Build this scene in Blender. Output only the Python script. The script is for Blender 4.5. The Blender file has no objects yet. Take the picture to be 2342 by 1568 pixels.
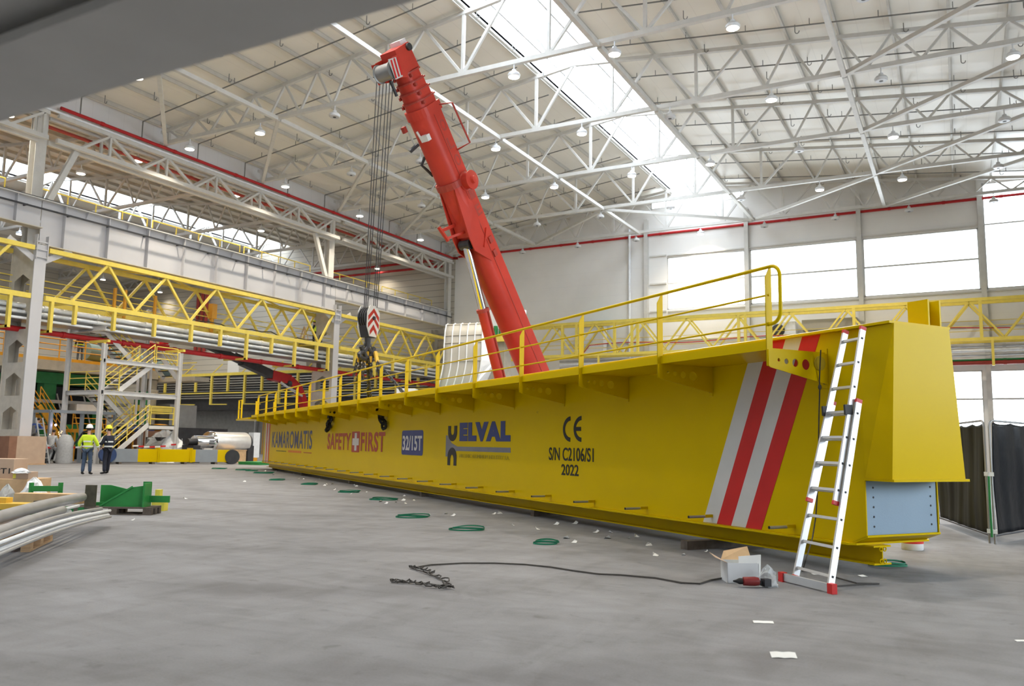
import bpy, math, random
from mathutils import Vector as V, Matrix
random.seed(7)
sc = bpy.context.scene
COL = sc.collection
PI = math.pi

# ------------------------------------------------------------------ camera
F_PX, PITCH, ROLL, YAW, EYE = 1890.0, 0.1230, 0.0159, 0.4956, 1.35
_w0 = V((-math.sin(YAW), math.cos(YAW), 0)); _r0 = V((math.cos(YAW), math.sin(YAW), 0))
FWD = _w0*math.cos(PITCH) + V((0, 0, 1))*math.sin(PITCH)
_u0 = _r0.cross(FWD)
RGT = _r0*math.cos(ROLL) + _u0*math.sin(ROLL)
UPV = _u0*math.cos(ROLL) - _r0*math.sin(ROLL)
EYEP = V((0, 0, EYE))
cd = bpy.data.cameras.new('camera'); cam = bpy.data.objects.new('camera', cd); COL.objects.link(cam)
cam.matrix_world = Matrix(((RGT.x, UPV.x, -FWD.x, 0), (RGT.y, UPV.y, -FWD.y, 0), (RGT.z, UPV.z, -FWD.z, EYE), (0, 0, 0, 1)))
cd.sensor_width = 36.0; cd.sensor_fit = 'HORIZONTAL'; cd.lens = F_PX/2342*36
cd.clip_start = 0.05; cd.clip_end = 400
cd.dof.use_dof = True; cd.dof.focus_distance = 13.0; cd.dof.aperture_fstop = 2.2
sc.camera = cam

# ------------------------------------------------------------------ exposure, sky, daylight
sc.view_settings.view_transform = 'Standard'; sc.view_settings.look = 'None'
sc.view_settings.gamma = 1.0; sc.view_settings.use_curve_mapping = False
sc.view_settings.exposure = 0.40
SKY, LAMP_W, LENS_E = 7.0, 340.0, 14.0
wd = bpy.data.worlds.new('overcast_sky'); sc.world = wd; wd.use_nodes = True
bg = wd.node_tree.nodes['Background']; bg.inputs[0].default_value = (0.88, 0.94, 1.0, 1); bg.inputs[1].default_value = SKY
sc.cycles.max_bounces = 7; sc.cycles.diffuse_bounces = 4; sc.cycles.glossy_bounces = 3
sc.cycles.transparent_max_bounces = 8; sc.cycles.caustics_reflective = False; sc.cycles.caustics_refractive = False
sc.cycles.sample_clamp_indirect = 6.0

def portal(loc, direction, sx, sy):
    l = bpy.data.lights.new('daylight_portal', 'AREA'); l.shape = 'RECTANGLE'; l.size = sx; l.size_y = sy
    l.cycles.is_portal = True
    o = bpy.data.objects.new('daylight_portal', l); COL.objects.link(o); o.location = loc
    d = V(direction)
    o.rotation_euler = (0, 0, 0) if d.z < -.9 else d.to_track_quat('-Z', 'Y').to_euler()
    return o
portal((-18.25, 20.5, 22.95), (0, 0, -1), 4.4, 90)
portal((-65.8, 20.5, 22.95), (0, 0, -1), 4.4, 90)
for x0, x1, z0, z1 in ((-21, -14.55, 12.75, 17.2), (-14.15, -6.2, 12.75, 17.2), (-5.8, 1.8, 12.75, 17.2), (2.15, 5.2, 12.75, 20.4), (-6, 1.6, 1.2, 7.05), (1.9, 5.2, 1.2, 7.05)):
    portal(((x0+x1)/2, 66.3, (z0+z1)/2), (0, -1, 0), x1-x0, z1-z0)
portal((22.2, 14, 7.0), (-1, 0, 0), 40, 8)

# ------------------------------------------------------------------ pixel helper (a point of the place seen at photo pixel u, v)
def ray(u, v):
    return FWD + RGT*((u-1171)/F_PX) + UPV*(-(v-784)/F_PX)
def at(u, v, x=None, y=None, z=None, n=None, d=None):
    r = ray(u, v)
    if z is not None: t = (z-EYE)/r.z
    elif x is not None: t = x/r.x
    elif y is not None: t = y/r.y
    elif n is not None: t = (n[1]-n[0].dot(EYEP))/n[0].dot(r)
    else: t = d
    return EYEP + r*t
GA = 0.4664+0.4956
GD = V((-math.sin(GA), math.cos(GA), 0)); GN = V((GD.y, -GD.x, 0))      # along the crane girder, and across it away from the eye
def gp(s, n, z): return GD*s + GN*n + V((0, 0, z))

# ------------------------------------------------------------------ materials
MAT = {}
def nd(t, typ, **kw):
    n = t.nodes.new(typ)
    for k, v in kw.items(): setattr(n, k, v)
    return n
def mat(name, col, rough=0.5, metal=0.0, var=0.08, scale=3.0, bump=0.0, bscale=40.0, coat=0.0, spec=0.5, stretch=(1, 1, 1), alpha=1.0):
    m = bpy.data.materials.new(name); m.use_nodes = True; t = m.node_tree; b = t.nodes['Principled BSDF']
    b.inputs['Roughness'].default_value = rough; b.inputs['Metallic'].default_value = metal
    b.inputs['Coat Weight'].default_value = coat; b.inputs['Coat Roughness'].default_value = 0.12
    b.inputs['Specular IOR Level'].default_value = spec*.8; b.inputs['Alpha'].default_value = alpha
    tc = nd(t, 'ShaderNodeTexCoord'); mp = nd(t, 'ShaderNodeMapping'); mp.inputs['Scale'].default_value = stretch
    t.links.new(tc.outputs['Object'], mp.inputs[0])
    nz = nd(t, 'ShaderNodeTexNoise'); nz.inputs['Scale'].default_value = scale; nz.inputs['Detail'].default_value = 5
    t.links.new(mp.outputs[0], nz.inputs['Vector'])
    cr = nd(t, 'ShaderNodeValToRGB'); e = cr.color_ramp.elements
    e[0].position = .3; e[1].position = .7
    e[0].color = tuple(max(0, c*(1-var)) for c in col)+(1,); e[1].color = tuple(min(1, c*(1+var)) for c in col)+(1,)
    t.links.new(nz.outputs['Fac'], cr.inputs[0]); t.links.new(cr.outputs[0], b.inputs['Base Color'])
    if bump:
        n2 = nd(t, 'ShaderNodeTexNoise'); n2.inputs['Scale'].default_value = bscale; n2.inputs['Detail'].default_value = 3
        t.links.new(mp.outputs[0], n2.inputs['Vector'])
        bp = nd(t, 'ShaderNodeBump'); bp.inputs['Strength'].default_value = bump; bp.inputs['Distance'].default_value = 0.02
        t.links.new(n2.outputs['Fac'], bp.inputs['Height']); t.links.new(bp.outputs[0], b.inputs['Normal'])
    MAT[name] = m
    return m
mat('truss_white', (.66, .65, .62), .5, var=.05)
mat('purlin_white', (.62, .60, .55), .5, var=.05)
mat('runway_white', (.56, .56, .585), .55, var=.04, scale=.6)
mat('girder_yellow', (.68, .475, .0), .3, var=.03, scale=.7, bump=.015, bscale=1.2, spec=.12)
mat('truss_yellow', (.80, .63, .11), .42, var=.06)
mat('pipe_red', (.50, .022, .025), .4, var=.08, spec=.35)
mat('boom_red', (.57, .052, .032), .4, var=.10, scale=1.2, spec=.35)
mat('dark_red', (.40, .05, .035), .5, var=.1)
mat('stripe_red', (.62, .02, .02), .3, var=.05)
mat('stripe_white', (.66, .65, .63), .3, var=.04)
mat('decal_blue', (.025, .045, .20), .35)
mat('decal_black', (.012, .012, .014), .4)
mat('decal_grey', (.20, .20, .24), .4)
mat('decal_faint', (.45, .33, .02), .4)
mat('decal_red', (.42, .035, .02), .35)
mat('decal_orange', (.70, .18, .02), .4)
mat('galvanised', (.86, .89, .93), .32, metal=.15, var=.06, scale=6)
mat('grey_pipe', (.42, .42, .42), .4, metal=.5, var=.1)
mat('thin_pipe', (.22, .22, .21), .5, metal=.3, var=.1)
mat('aluminium', (.66, .67, .69), .36, metal=.6, var=.06)
mat('chrome', (.85, .86, .88), .08, metal=1.0, var=.03)
mat('steel_roll', (.84, .83, .82), .36, metal=.7, var=.05, stretch=(1, 1, 1))
mat('dark_steel', (.05, .05, .055), .45, metal=.3, var=.2)
mat('black_rubber', (.015, .015, .016), .7)
mat('charcoal', (.035, .035, .04), .55, var=.2)
mat('panel_grey', (.26, .36, .46), .5, var=.05, scale=2, bump=.05, bscale=60)
mat('paint_grey', (.27, .30, .33), .45, var=.06)
mat('beam_grey', (.62, .60, .56), .55, var=.05)
mat('wire_grey', (.30, .30, .30), .4, metal=.6)
mat('machine_green', (.02, .20, .055), .4, var=.12)
mat('bracket_green', (.03, .26, .06), .42, var=.12)
mat('rust_brown', (.075, .07, .045), .6, var=.3, scale=8)
mat('strap_green', (.015, .20, .11), .45, var=.15)
mat('safety_orange', (.70, .33, .02), .45, var=.08)
mat('ochre', (.72, .45, .06), .5, var=.08)
mat('wall_grey', (.24, .235, .225), .7, var=.1)
mat('wood', (.50, .33, .19), .7, var=.22, scale=5, stretch=(1, 1, 6), bump=.1)
mat('crate_wood', (.60, .40, .22), .65, var=.15, scale=4)
mat('old_wood', (.13, .105, .085), .8, var=.3, scale=8)
mat('cardboard', (.50, .36, .26), .75, var=.06)
mat('carton_brown', (.26, .13, .08), .75, var=.1)
mat('paper_white', (.82, .82, .80), .6, var=.04)
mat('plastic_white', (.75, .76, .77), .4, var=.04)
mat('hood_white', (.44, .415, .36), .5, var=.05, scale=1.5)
mat('tub_red', (.62, .03, .03), .4, var=.05)
mat('box_yellow', (.80, .70, .10), .55, var=.1)
mat('stair_white', (.68, .67, .66), .5, var=.06)
mat('tread_dark', (.06, .058, .055), .7, var=.2)
mat('deck_beige', (.42, .38, .31), .6, var=.1)
mat('skin', (.50, .30, .22), .5, var=.05)
mat('hivis', (.62, .80, .03), .6, var=.08)
mat('reflective', (.72, .74, .74), .3, var=.04)
mat('denim', (.055, .085, .14), .8, var=.2, scale=12)
mat('navy_cloth', (.016, .019, .035), .8, var=.2, scale=12)
mat('grey_cloth', (.17, .17, .17), .85, var=.15, scale=10)
mat('pale_cloth', (.48, .49, .50), .85, var=.1, scale=10)
mat('blue_cloth', (.03, .07, .28), .8, var=.15, scale=10)
mat('helmet_white', (.85, .85, .85), .25, var=.02)
mat('helmet_yellow', (.75, .75, .02), .25, var=.04)
mat('hair', (.03, .02, .015), .7)
mat('screen_black', (.008, .009, .011), .3, var=.2, bump=.7, bscale=3.0, spec=.07)
mat('screen_olive', (.020, .019, .008), .5, var=.5, scale=2.5, bump=.4, bscale=2.0, spec=.06, stretch=(3, 3, .4))
mat('tool_red', (.20, .02, .02), .4)
mat('film', (.70, .74, .76), .15, var=.15, alpha=.42, bump=.8, bscale=12)
mat('cable_black', (.05, .045, .04), .6)
mat('blue_rubber', (.03, .06, .16), .5)
mat('concrete_post', (.56, .525, .46), .8, var=.08)
mat('cyan_duct', (.16, .24, .25), .5, var=.08)

def emat(name, col, strength):
    m = bpy.data.materials.new(name); m.use_nodes = True; t = m.node_tree; b = t.nodes['Principled BSDF']
    b.inputs['Base Color'].default_value = (.8, .8, .8, 1)
    b.inputs['Emission Color'].default_value = col+(1,); b.inputs['Emission Strength'].default_value = strength
    MAT[name] = m
emat('lens_lit', (1.0, .90, .74), LENS_E)
emat('spark', (1.0, .5, .12), 8.0)
emat('arc', (.75, .65, 1.0), 30.0)
mat('lens_off', (.55, .56, .58), .3)

def glass_mat():
    m = bpy.data.materials.new('glazing'); m.use_nodes = True; t = m.node_tree
    for n in list(t.nodes): t.nodes.remove(n)
    o = nd(t, 'ShaderNodeOutputMaterial'); mx = nd(t, 'ShaderNodeMixShader'); tr = nd(t, 'ShaderNodeBsdfTransparent'); gl = nd(t, 'ShaderNodeBsdfGlossy')
    fr = nd(t, 'ShaderNodeFresnel'); fr.inputs[0].default_value = 1.25
    tr.inputs[0].default_value = (.93, .95, .96, 1); gl.inputs['Roughness'].default_value = .05
    t.links.new(fr.outputs[0], mx.inputs[0]); t.links.new(tr.outputs[0], mx.inputs[1]); t.links.new(gl.outputs[0], mx.inputs[2]); t.links.new(mx.outputs[0], o.inputs[0])
    MAT['glazing'] = m
glass_mat()
def poly_mat():     # opal rooflight sheet: lets most daylight straight through and scatters the rest
    m = bpy.data.materials.new('rooflight'); m.use_nodes = True; t = m.node_tree
    for n in list(t.nodes): t.nodes.remove(n)
    o = nd(t, 'ShaderNodeOutputMaterial'); mx = nd(t, 'ShaderNodeMixShader'); tr = nd(t, 'ShaderNodeBsdfTransparent'); tl = nd(t, 'ShaderNodeBsdfTranslucent')
    mx.inputs[0].default_value = .4; tr.inputs[0].default_value = (.80, .83, .86, 1); tl.inputs[0].default_value = (.9, .92, .95, 1)
    t.links.new(tr.outputs[0], mx.inputs[1]); t.links.new(tl.outputs[0], mx.inputs[2]); t.links.new(mx.outputs[0], o.inputs[0]); MAT['rooflight'] = m
poly_mat()

def panel_mat(name, col, axis, pitch, rough=.45, depth=.5, line=.72, width=.03):
    # sheet cladding: a fine joint every `pitch` metres along one axis, with slight sheet to sheet variation
    m = mat(name, col, rough, var=.03, scale=.5); t = m.node_tree; b = t.nodes['Principled BSDF']
    tc = nd(t, 'ShaderNodeTexCoord'); sx = nd(t, 'ShaderNodeSeparateXYZ'); t.links.new(tc.outputs['Object'], sx.inputs[0])
    dv = nd(t, 'ShaderNodeMath', operation='DIVIDE'); dv.inputs[1].default_value = pitch; t.links.new(sx.outputs[axis], dv.inputs[0])
    fc = nd(t, 'ShaderNodeMath', operation='FRACT'); t.links.new(dv.outputs[0], fc.inputs[0])
    lt = nd(t, 'ShaderNodeMath', operation='LESS_THAN'); lt.inputs[1].default_value = width; t.links.new(fc.outputs[0], lt.inputs[0])
    mx = nd(t, 'ShaderNodeMixRGB', blend_type='MULTIPLY'); mx.inputs[2].default_value = (line, line, line, 1)
    src = b.inputs['Base Color'].links[0].from_socket
    t.links.new(lt.outputs[0], mx.inputs[0]); t.links.new(src, mx.inputs[1]); t.links.new(mx.outputs[0], b.inputs['Base Color'])
    return m
panel_mat('wall_sheet', (.87, .86, .84), 2, 1.1, line=.965)
panel_mat('wall_beige', (.60, .56, .48), 2, .62, line=.55, width=.10)
panel_mat('fascia_sheet', (.82, .82, .83), 1, 1.0, line=.93)
panel_mat('roof_sheet', (.85, .815, .735), 0, 1.15, rough=.35, line=.93)

def floor_mat():
    m = bpy.data.materials.new('floor_concrete'); m.use_nodes = True; t = m.node_tree; b = t.nodes['Principled BSDF']
    tc = nd(t, 'ShaderNodeTexCoord')
    def noise(scale, detail, stretch=(1, 1, 1), rot=0, dist=0):
        mp = nd(t, 'ShaderNodeMapping'); mp.inputs['Scale'].default_value = stretch; mp.inputs['Rotation'].default_value = (0, 0, rot)
        t.links.new(tc.outputs['Object'], mp.inputs[0]); n = nd(t, 'ShaderNodeTexNoise')
        n.inputs['Scale'].default_value = scale; n.inputs['Detail'].default_value = detail; n.inputs['Distortion'].default_value = dist
        t.links.new(mp.outputs[0], n.inputs['Vector']); return n.outputs['Fac']
    def ramp(src, p0, c0, p1, c1):
        r = nd(t, 'ShaderNodeValToRGB'); e = r.color_ramp.elements; e[0].position = p0; e[1].position = p1; e[0].color = c0+(1,); e[1].color = c1+(1,)
        t.links.new(src, r.inputs[0]); return r.outputs[0]
    def mul(a, c, f=1.0):
        x = nd(t, 'ShaderNodeMixRGB', blend_type='MULTIPLY'); x.inputs[0].default_value = f; t.links.new(a, x.inputs[1]); t.links.new(c, x.inputs[2]); return x.outputs[0]
    base = ramp(noise(.35, 6, dist=.6), .3, (.247, .247, .260), .7, (.300, .301, .317))
    c = mul(base, ramp(noise(2.2, 7, dist=.4), .35, (.88, .875, .87), .65, (1, 1, 1)))
    c = mul(c, ramp(noise(.9, 5, (1, 3, 1), .55, 1.6), .36, (.90, .895, .89), .56, (1, 1, 1)))      # sweeping and tyre streaks
    c = mul(c, ramp(noise(.6, 5, (3.2, 1, 1), .2, 1.8), .34, (.90, .895, .89), .54, (1, 1, 1)))
    c = mul(c, ramp(noise(5.5, 3), .25, (.80, .79, .78), .36, (1, 1, 1)))
    c = mul(c, ramp(noise(60, 2), .3, (.92, .92, .92), .6, (1, 1, 1)))
    wv = nd(t, 'ShaderNodeTexWave', wave_type='RINGS', rings_direction='Z'); wv.inputs['Scale'].default_value = .12; wv.inputs['Distortion'].default_value = 3.5
    wv.inputs['Detail'].default_value = 3; wv.inputs['Detail Scale'].default_value = 1.4
    mp = nd(t, 'ShaderNodeMapping'); mp.inputs['Location'].default_value = (16, -24, 0); t.links.new(tc.outputs['Object'], mp.inputs[0]); t.links.new(mp.outputs[0], wv.inputs['Vector'])
    c = mul(c, ramp(wv.outputs['Fac'], .0, (.84, .835, .83), .22, (1, 1, 1)), .8)                     # wheel arcs
    t.links.new(c, b.inputs['Base Color'])
    r = nd(t, 'ShaderNodeMapRange'); r.inputs[3].default_value = .5; r.inputs[4].default_value = .72; b.inputs['Specular IOR Level'].default_value = .06
    t.links.new(noise(1.3, 4), r.inputs[0]); t.links.new(r.outputs[0], b.inputs['Roughness'])
    bp = nd(t, 'ShaderNodeBump'); bp.inputs['Strength'].default_value = .12; bp.inputs['Distance'].default_value = .01
    t.links.new(noise(40, 4), bp.inputs['Height']); t.links.new(bp.outputs[0], b.inputs['Normal'])
    MAT['floor_concrete'] = m
floor_mat()

# ------------------------------------------------------------------ mesh builder
class MB:
    def __init__(s): s.v = []; s.f = []
    def add(s, vs, fs):
        k = len(s.v); s.v += [tuple(p) for p in vs]; s.f += [tuple(i+k for i in q) for q in fs]; return s
    def box(s, x0, x1, y0, y1, z0, z1):
        return s.add([(x, y, z) for z in (z0, z1) for y in (y0, y1) for x in (x0, x1)],
                     [(0, 2, 3, 1), (4, 5, 7, 6), (0, 1, 5, 4), (2, 6, 7, 3), (0, 4, 6, 2), (1, 3, 7, 5)])
    def frame(s, p, q, up=None):
        p, q = V(p), V(q); d = (q-p).normalized(); u = V(up) if up is not None else V((0, 0, 1))
        if abs(d.dot(u)) > .98: u = V((0, 1, 0)) if abs(d.y) < .9 else V((1, 0, 0))
        a = d.cross(u).normalized(); return p, q, d, a, a.cross(d).normalized()
    def bar(s, p, q, w, h, up=None):
        p, q, d, a, b = s.frame(p, q, up); r = []
        for c in (p, q): r += [c+a*i*w/2+b*j*h/2 for i, j in ((-1, -1), (1, -1), (1, 1), (-1, 1))]
        return s.add(r, [(3, 2, 1, 0), (4, 5, 6, 7)]+[(i, (i+1) % 4, 4+(i+1) % 4, 4+i) for i in range(4)])
    def ibeam(s, p, q, w, h, tf=.02, tw=.014, up=None):
        p, q, d, a, b = s.frame(p, q, up)
        s.bar(p+b*(h-tf)/2, q+b*(h-tf)/2, w, tf, b); s.bar(p-b*(h-tf)/2, q-b*(h-tf)/2, w, tf, b); return s.bar(p, q, tw, h-2*tf, b)
    def tube(s, p, q, r, n=8, r2=None, caps=True):
        p, q, d, a, b = s.frame(p, q); r2 = r if r2 is None else r2; vs = []
        for c, rr in ((p, r), (q, r2)): vs += [c+(a*math.cos(2*PI*i/n)+b*math.sin(2*PI*i/n))*rr for i in range(n)]
        fs = [(i, i+n, (i+1) % n+n, (i+1) % n) for i in range(n)]
        if caps: fs += [tuple(range(n)), tuple(range(2*n-1, n-1, -1))]
        return s.add(vs, fs)
    def path(s, pts, r, n=6, closed=False):
        pts = [V(p) for p in pts]; m = len(pts); vs = []; a = None
        for i, p in enumerate(pts):
            d = (pts[(i+1) % m]-pts[i-1]) if closed else (pts[min(i+1, m-1)]-pts[max(i-1, 0)])
            d = d.normalized() if d.length else V((0, 0, 1))
            if a is None:
                a = d.cross(V((0, 0, 1)));
                if a.length < .05: a = d.cross(V((0, 1, 0)))
            a = (a-d*a.dot(d)).normalized(); b = d.cross(a)
            vs += [p+(a*math.cos(2*PI*k/n)+b*math.sin(2*PI*k/n))*r for k in range(n)]
        fs = []
        for i in range(m if closed else m-1):
            j = (i+1) % m; fs += [(i*n+k, i*n+(k+1) % n, j*n+(k+1) % n, j*n+k) for k in range(n)]
        if not closed: fs += [tuple(range(n-1, -1, -1)), tuple((m-1)*n+k for k in range(n))]
        return s.add(vs, fs)
    def prism(s, poly, vec):
        poly = [V(p) for p in poly]; vec = V(vec); n = len(poly)
        return s.add(poly+[p+vec for p in poly], [tuple(range(n-1, -1, -1)), tuple(range(n, 2*n))]+[(i, (i+1) % n, n+(i+1) % n, n+i) for i in range(n)])
    def lathe(s, o, axis, prof, n=20):
        o = V(o); d = V(axis).normalized(); a = d.cross(V((0, 0, 1)) if abs(d.z) < .9 else V((1, 0, 0))).normalized(); b = d.cross(a); vs = []
        for r, h in prof: vs += [o+d*h+(a*math.cos(2*PI*i/n)+b*math.sin(2*PI*i/n))*max(r, 1e-4) for i in range(n)]
        fs = [(k*n+i, k*n+(i+1) % n, (k+1)*n+(i+1) % n, (k+1)*n+i) for k in range(len(prof)-1) for i in range(n)]
        return s.add(vs, fs+[tuple(range(n-1, -1, -1)), tuple((len(prof)-1)*n+i for i in range(n))])
    def ball(s, c, rx, ry=None, rz=None, n=12, m=8):
        c = V(c); ry = ry or rx; rz = rz or rx; vs = [c+V((0, 0, -rz))]
        for j in range(1, m):
            t = -PI/2+PI*j/m; vs += [c+V((rx*math.cos(t)*math.cos(2*PI*i/n), ry*math.cos(t)*math.sin(2*PI*i/n), rz*math.sin(t))) for i in range(n)]
        vs.append(c+V((0, 0, rz))); fs = [(0, 1+(i+1) % n, 1+i) for i in range(n)]
        for j in range(m-2): fs += [(1+j*n+i, 1+j*n+(i+1) % n, 1+(j+1)*n+(i+1) % n, 1+(j+1)*n+i) for i in range(n)]
        k = len(vs)-1; fs += [(k, 1+(m-2)*n+i, 1+(m-2)*n+(i+1) % n) for i in range(n)]
        return s.add(vs, fs)
    def loft(s, rings, closed=True):
        n = len(rings[0]); vs = [p for r in rings for p in r]; fs = []
        for k in range(len(rings)-1): fs += [(k*n+i, k*n+(i+1) % n, (k+1)*n+(i+1) % n, (k+1)*n+i) for i in range(n if closed else n-1)]
        if closed: fs += [tuple(range(n-1, -1, -1)), tuple((len(rings)-1)*n+i for i in range(n))]
        return s.add(vs, fs)
    def grid(s, fn, nu, nv):
        vs = [fn(i/nu, j/nv) for j in range(nv+1) for i in range(nu+1)]
        return s.add(vs, [(j*(nu+1)+i, j*(nu+1)+i+1, (j+1)*(nu+1)+i+1, (j+1)*(nu+1)+i) for j in range(nv) for i in range(nu)])

def link(name, data, parent=None):
    o = bpy.data.objects.new(name, data); COL.objects.link(o)
    if parent is not None: o.parent = parent
    return o
def obj(mb, name, m, parent=None, smooth=False, bevel=0.0, world=True, solid=0.0):
    """one mesh object; with world=True the points are world points even under an (unrotated) parent"""
    me = bpy.data.meshes.new(name); off = V((0, 0, 0))
    if parent is not None and world:
        q = parent
        while q is not None: off = off+q.location; q = q.parent
    me.from_pydata([tuple(V(p)-off) for p in mb.v] if off.length else mb.v, [], mb.f); me.materials.append(MAT[m])
    if smooth:
        me.shade_smooth()
        try: me.set_sharp_from_angle(angle=math.radians(38))
        except Exception: pass
    me.update(); o = link(name, me, parent)
    if solid:
        k = o.modifiers.new('thickness', 'SOLIDIFY'); k.thickness = solid
    if bevel:
        k = o.modifiers.new('edges', 'BEVEL'); k.width = bevel; k.segments = 2; k.limit_method = 'ANGLE'
    return o
def tag(o, label, cat, group=None, kind=None):
    o['label'] = label; o['category'] = cat
    if group: o['group'] = group
    if kind: o['kind'] = kind
    return o
def thing(name, label, cat, loc=(0, 0, 0), rz=0.0, group=None, kind=None):
    o = link(name, None); o.location = loc; o.rotation_euler = (0, 0, rz); o.empty_display_size = .2
    return tag(o, label, cat, group, kind)
def structure(o): o['kind'] = 'structure'; return o
def dup(root, loc=None, label=None, rz=None, scale=None):
    r = root.copy(); COL.objects.link(r)
    if loc is not None: r.location = loc
    if rz is not None: r.rotation_euler = (0, 0, rz)
    if scale is not None: r.scale = scale
    if label: r['label'] = label
    for ch in list(root.children):
        c = ch.copy(); COL.objects.link(c); c.parent = r
        for g in ch.children:
            d = g.copy(); COL.objects.link(d); d.parent = c
    return r
ORD = ['first', 'second', 'third', 'fourth', 'fifth', 'sixth', 'seventh', 'eighth', 'ninth', 'tenth', 'eleventh', 'twelfth', 'thirteenth', 'fourteenth',
       'fifteenth', 'sixteenth', 'seventeenth', 'eighteenth', 'nineteenth', 'twentieth']
def plate2d(outer, holes, t):
    """flat plate with round holes in its own x-y plane, thickness t -> mesh"""
    cu = bpy.data.curves.new('outline', 'CURVE'); cu.dimensions = '2D'; cu.fill_mode = 'BOTH'; cu.extrude = t/2
    for pts in [outer]+[[(cx+r*math.cos(2*PI*i/20), cy+r*math.sin(2*PI*i/20)) for i in range(20)] for cx, cy, r in holes]:
        sp = cu.splines.new('POLY'); sp.points.add(len(pts)-1); sp.use_cyclic_u = True
        for p, q in zip(sp.points, pts): p.co = (q[0], q[1], 0, 1)
    o = bpy.data.objects.new('outline', cu); COL.objects.link(o)
    me = bpy.data.meshes.new_from_object(o.evaluated_get(bpy.context.evaluated_depsgraph_get()))
    bpy.data.objects.remove(o); return me
def text_mesh(txt, offset=0.0, extrude=.002, spacing=1.0):
    """lettering fitted to a 1 x 1 box (x 0..1, y 0..1)"""
    cu = bpy.data.curves.new('lettering', 'FONT'); cu.body = txt; cu.extrude = extrude; cu.offset = offset; cu.space_character = spacing; cu.resolution_u = 4
    o = bpy.data.objects.new('lettering', cu); COL.objects.link(o)
    me = bpy.data.meshes.new_from_object(o.evaluated_get(bpy.context.evaluated_depsgraph_get()))
    bpy.data.objects.remove(o)
    xs = [v.co.x for v in me.vertices]; ys = [v.co.y for v in me.vertices]; x0, x1, y0, y1 = min(xs), max(xs), min(ys), max(ys)
    for v in me.vertices: v.co.x = (v.co.x-x0)/(x1-x0); v.co.y = (v.co.y-y0)/(y1-y0)
    return me
# ================================================================== the building
XL, XR, YB, YF, XF, XE = -42.0, 5.3, 66.0, -25.0, -89.6, 22.0
RIDGE, RIDGE2 = -18.3, -65.85
def top_z(x, r=RIDGE): return 22.75-.115*abs(x-r)
structure(obj(MB().box(XF, XE, YF, YB+.3, -.3, 0), 'floor', 'floor_concrete'))
def holed_wall(name, m, x0, x1, y, z0, z1, holes, t=.3):
    mb = MB(); xs = sorted({x0, x1}|{h[0] for h in holes}|{h[1] for h in holes}); zs = sorted({z0, z1}|{h[2] for h in holes}|{h[3] for h in holes})
    for a, b in zip(xs, xs[1:]):
        run = None
        for c, d in zip(zs, zs[1:]):
            solid = not any(h[0] <= a and b <= h[1] and h[2] <= c and d <= h[3] for h in holes)
            if solid: run = (run[0], d) if run else (c, d)
            if run and (not solid or d == zs[-1]): mb.box(a, b, y, y+t, run[0], run[1]); run = None
    return structure(obj(mb, name, m))
WINS = [(-21, -14.55, 12.75, 17.2), (-14.15, -6.2, 12.75, 17.2), (-5.8, 1.8, 12.75, 17.2), (2.15, 5.2, 12.75, 20.4), (-6, 1.6, 1.2, 7.05), (1.9, 5.2, 1.2, 7.05), (-22.4, -14.5, 21.5, 22.3)]  # last opening is added, standing in for overexposed wall under the skylight
wb = holed_wall('wall_back', 'wall_sheet', XL, XE, YB, 0, 24.4, WINS)
wb2 = holed_wall('wall_back_far', 'wall_beige', XF, XL, YB, 0, 24.4, [])
for z in (10.1, 12.6, 14.95, 17.35, 19.6):
    obj(MB().box(-22.5 if z > 12 else -30, -21.05, YB-.12, YB, z, z+.12), 'girt', 'truss_white', wb)
for z in (10.1, 12.55, 17.3): obj(MB().box(-20.95, 5.2, YB-.12, YB, z, z+.1), 'girt', 'truss_white', wb)
for k, (x0, x1, z0, z1) in enumerate(WINS):
    fr = MB(); w = .09
    for a, b, c, d in ((x0, x1, z0, z0+w), (x0, x1, z1-w, z1), (x0, x0+w, z0, z1), (x1-w, x1, z0, z1)): fr.box(a, b, YB+.02, YB+.18, c, d)
    f = structure(obj(fr, 'window_%d' % (k+1), 'truss_white'))
    zm = (z0+z1)/2 if k < 3 else 5.05
    if k in (0, 1, 2, 4, 5): obj(MB().box(x0+w, x1-w, YB+.04, YB+.12, zm-.07, zm+.07), 'transom', 'truss_white', f)
    obj(MB().box(x0+w, x1-w, YB+.14, YB+.15, z0+w, z1-w), 'pane', 'glazing', f)
# right hand side hall, closed; its unseen window band is added to light the girder end
mb = MB(); mb.box(XE, XE+.3, YF, YB, 0, 3); mb.box(XE, XE+.3, YF, YB, 11, 23.6); mb.box(XE, XE+.3, YF, -6, 3, 11); mb.box(XE, XE+.3, 34, YB, 3, 11)
structure(obj(mb, 'wall_right', 'wall_sheet'))
fr = MB()
for k in range(11): fr.box(XE+.05, XE+.2, -6+4*k-.06, -6+4*k+.06, 3, 11)
for z in (3, 5.6, 8.2, 10.9): fr.box(XE+.05, XE+.2, -6, 34, z, z+.1)
f = structure(obj(fr, 'window_8', 'truss_white')); obj(MB().box(XE+.12, XE+.13, -6, 34, 3, 11), 'pane', 'glazing', f)
structure(obj(MB().box(XF, XE, YF-.3, YF, 0, 23.6), 'wall_front', 'wall_sheet'))
structure(obj(MB().box(XF-.3, XF, YF, YB, 0, 23.6), 'wall_left', 'wall_beige'))
structure(obj(MB().box(XL-.5, XL-.3, YF, YB, 18.95, 20.55), 'wall_fascia', 'fascia_sheet'))

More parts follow.
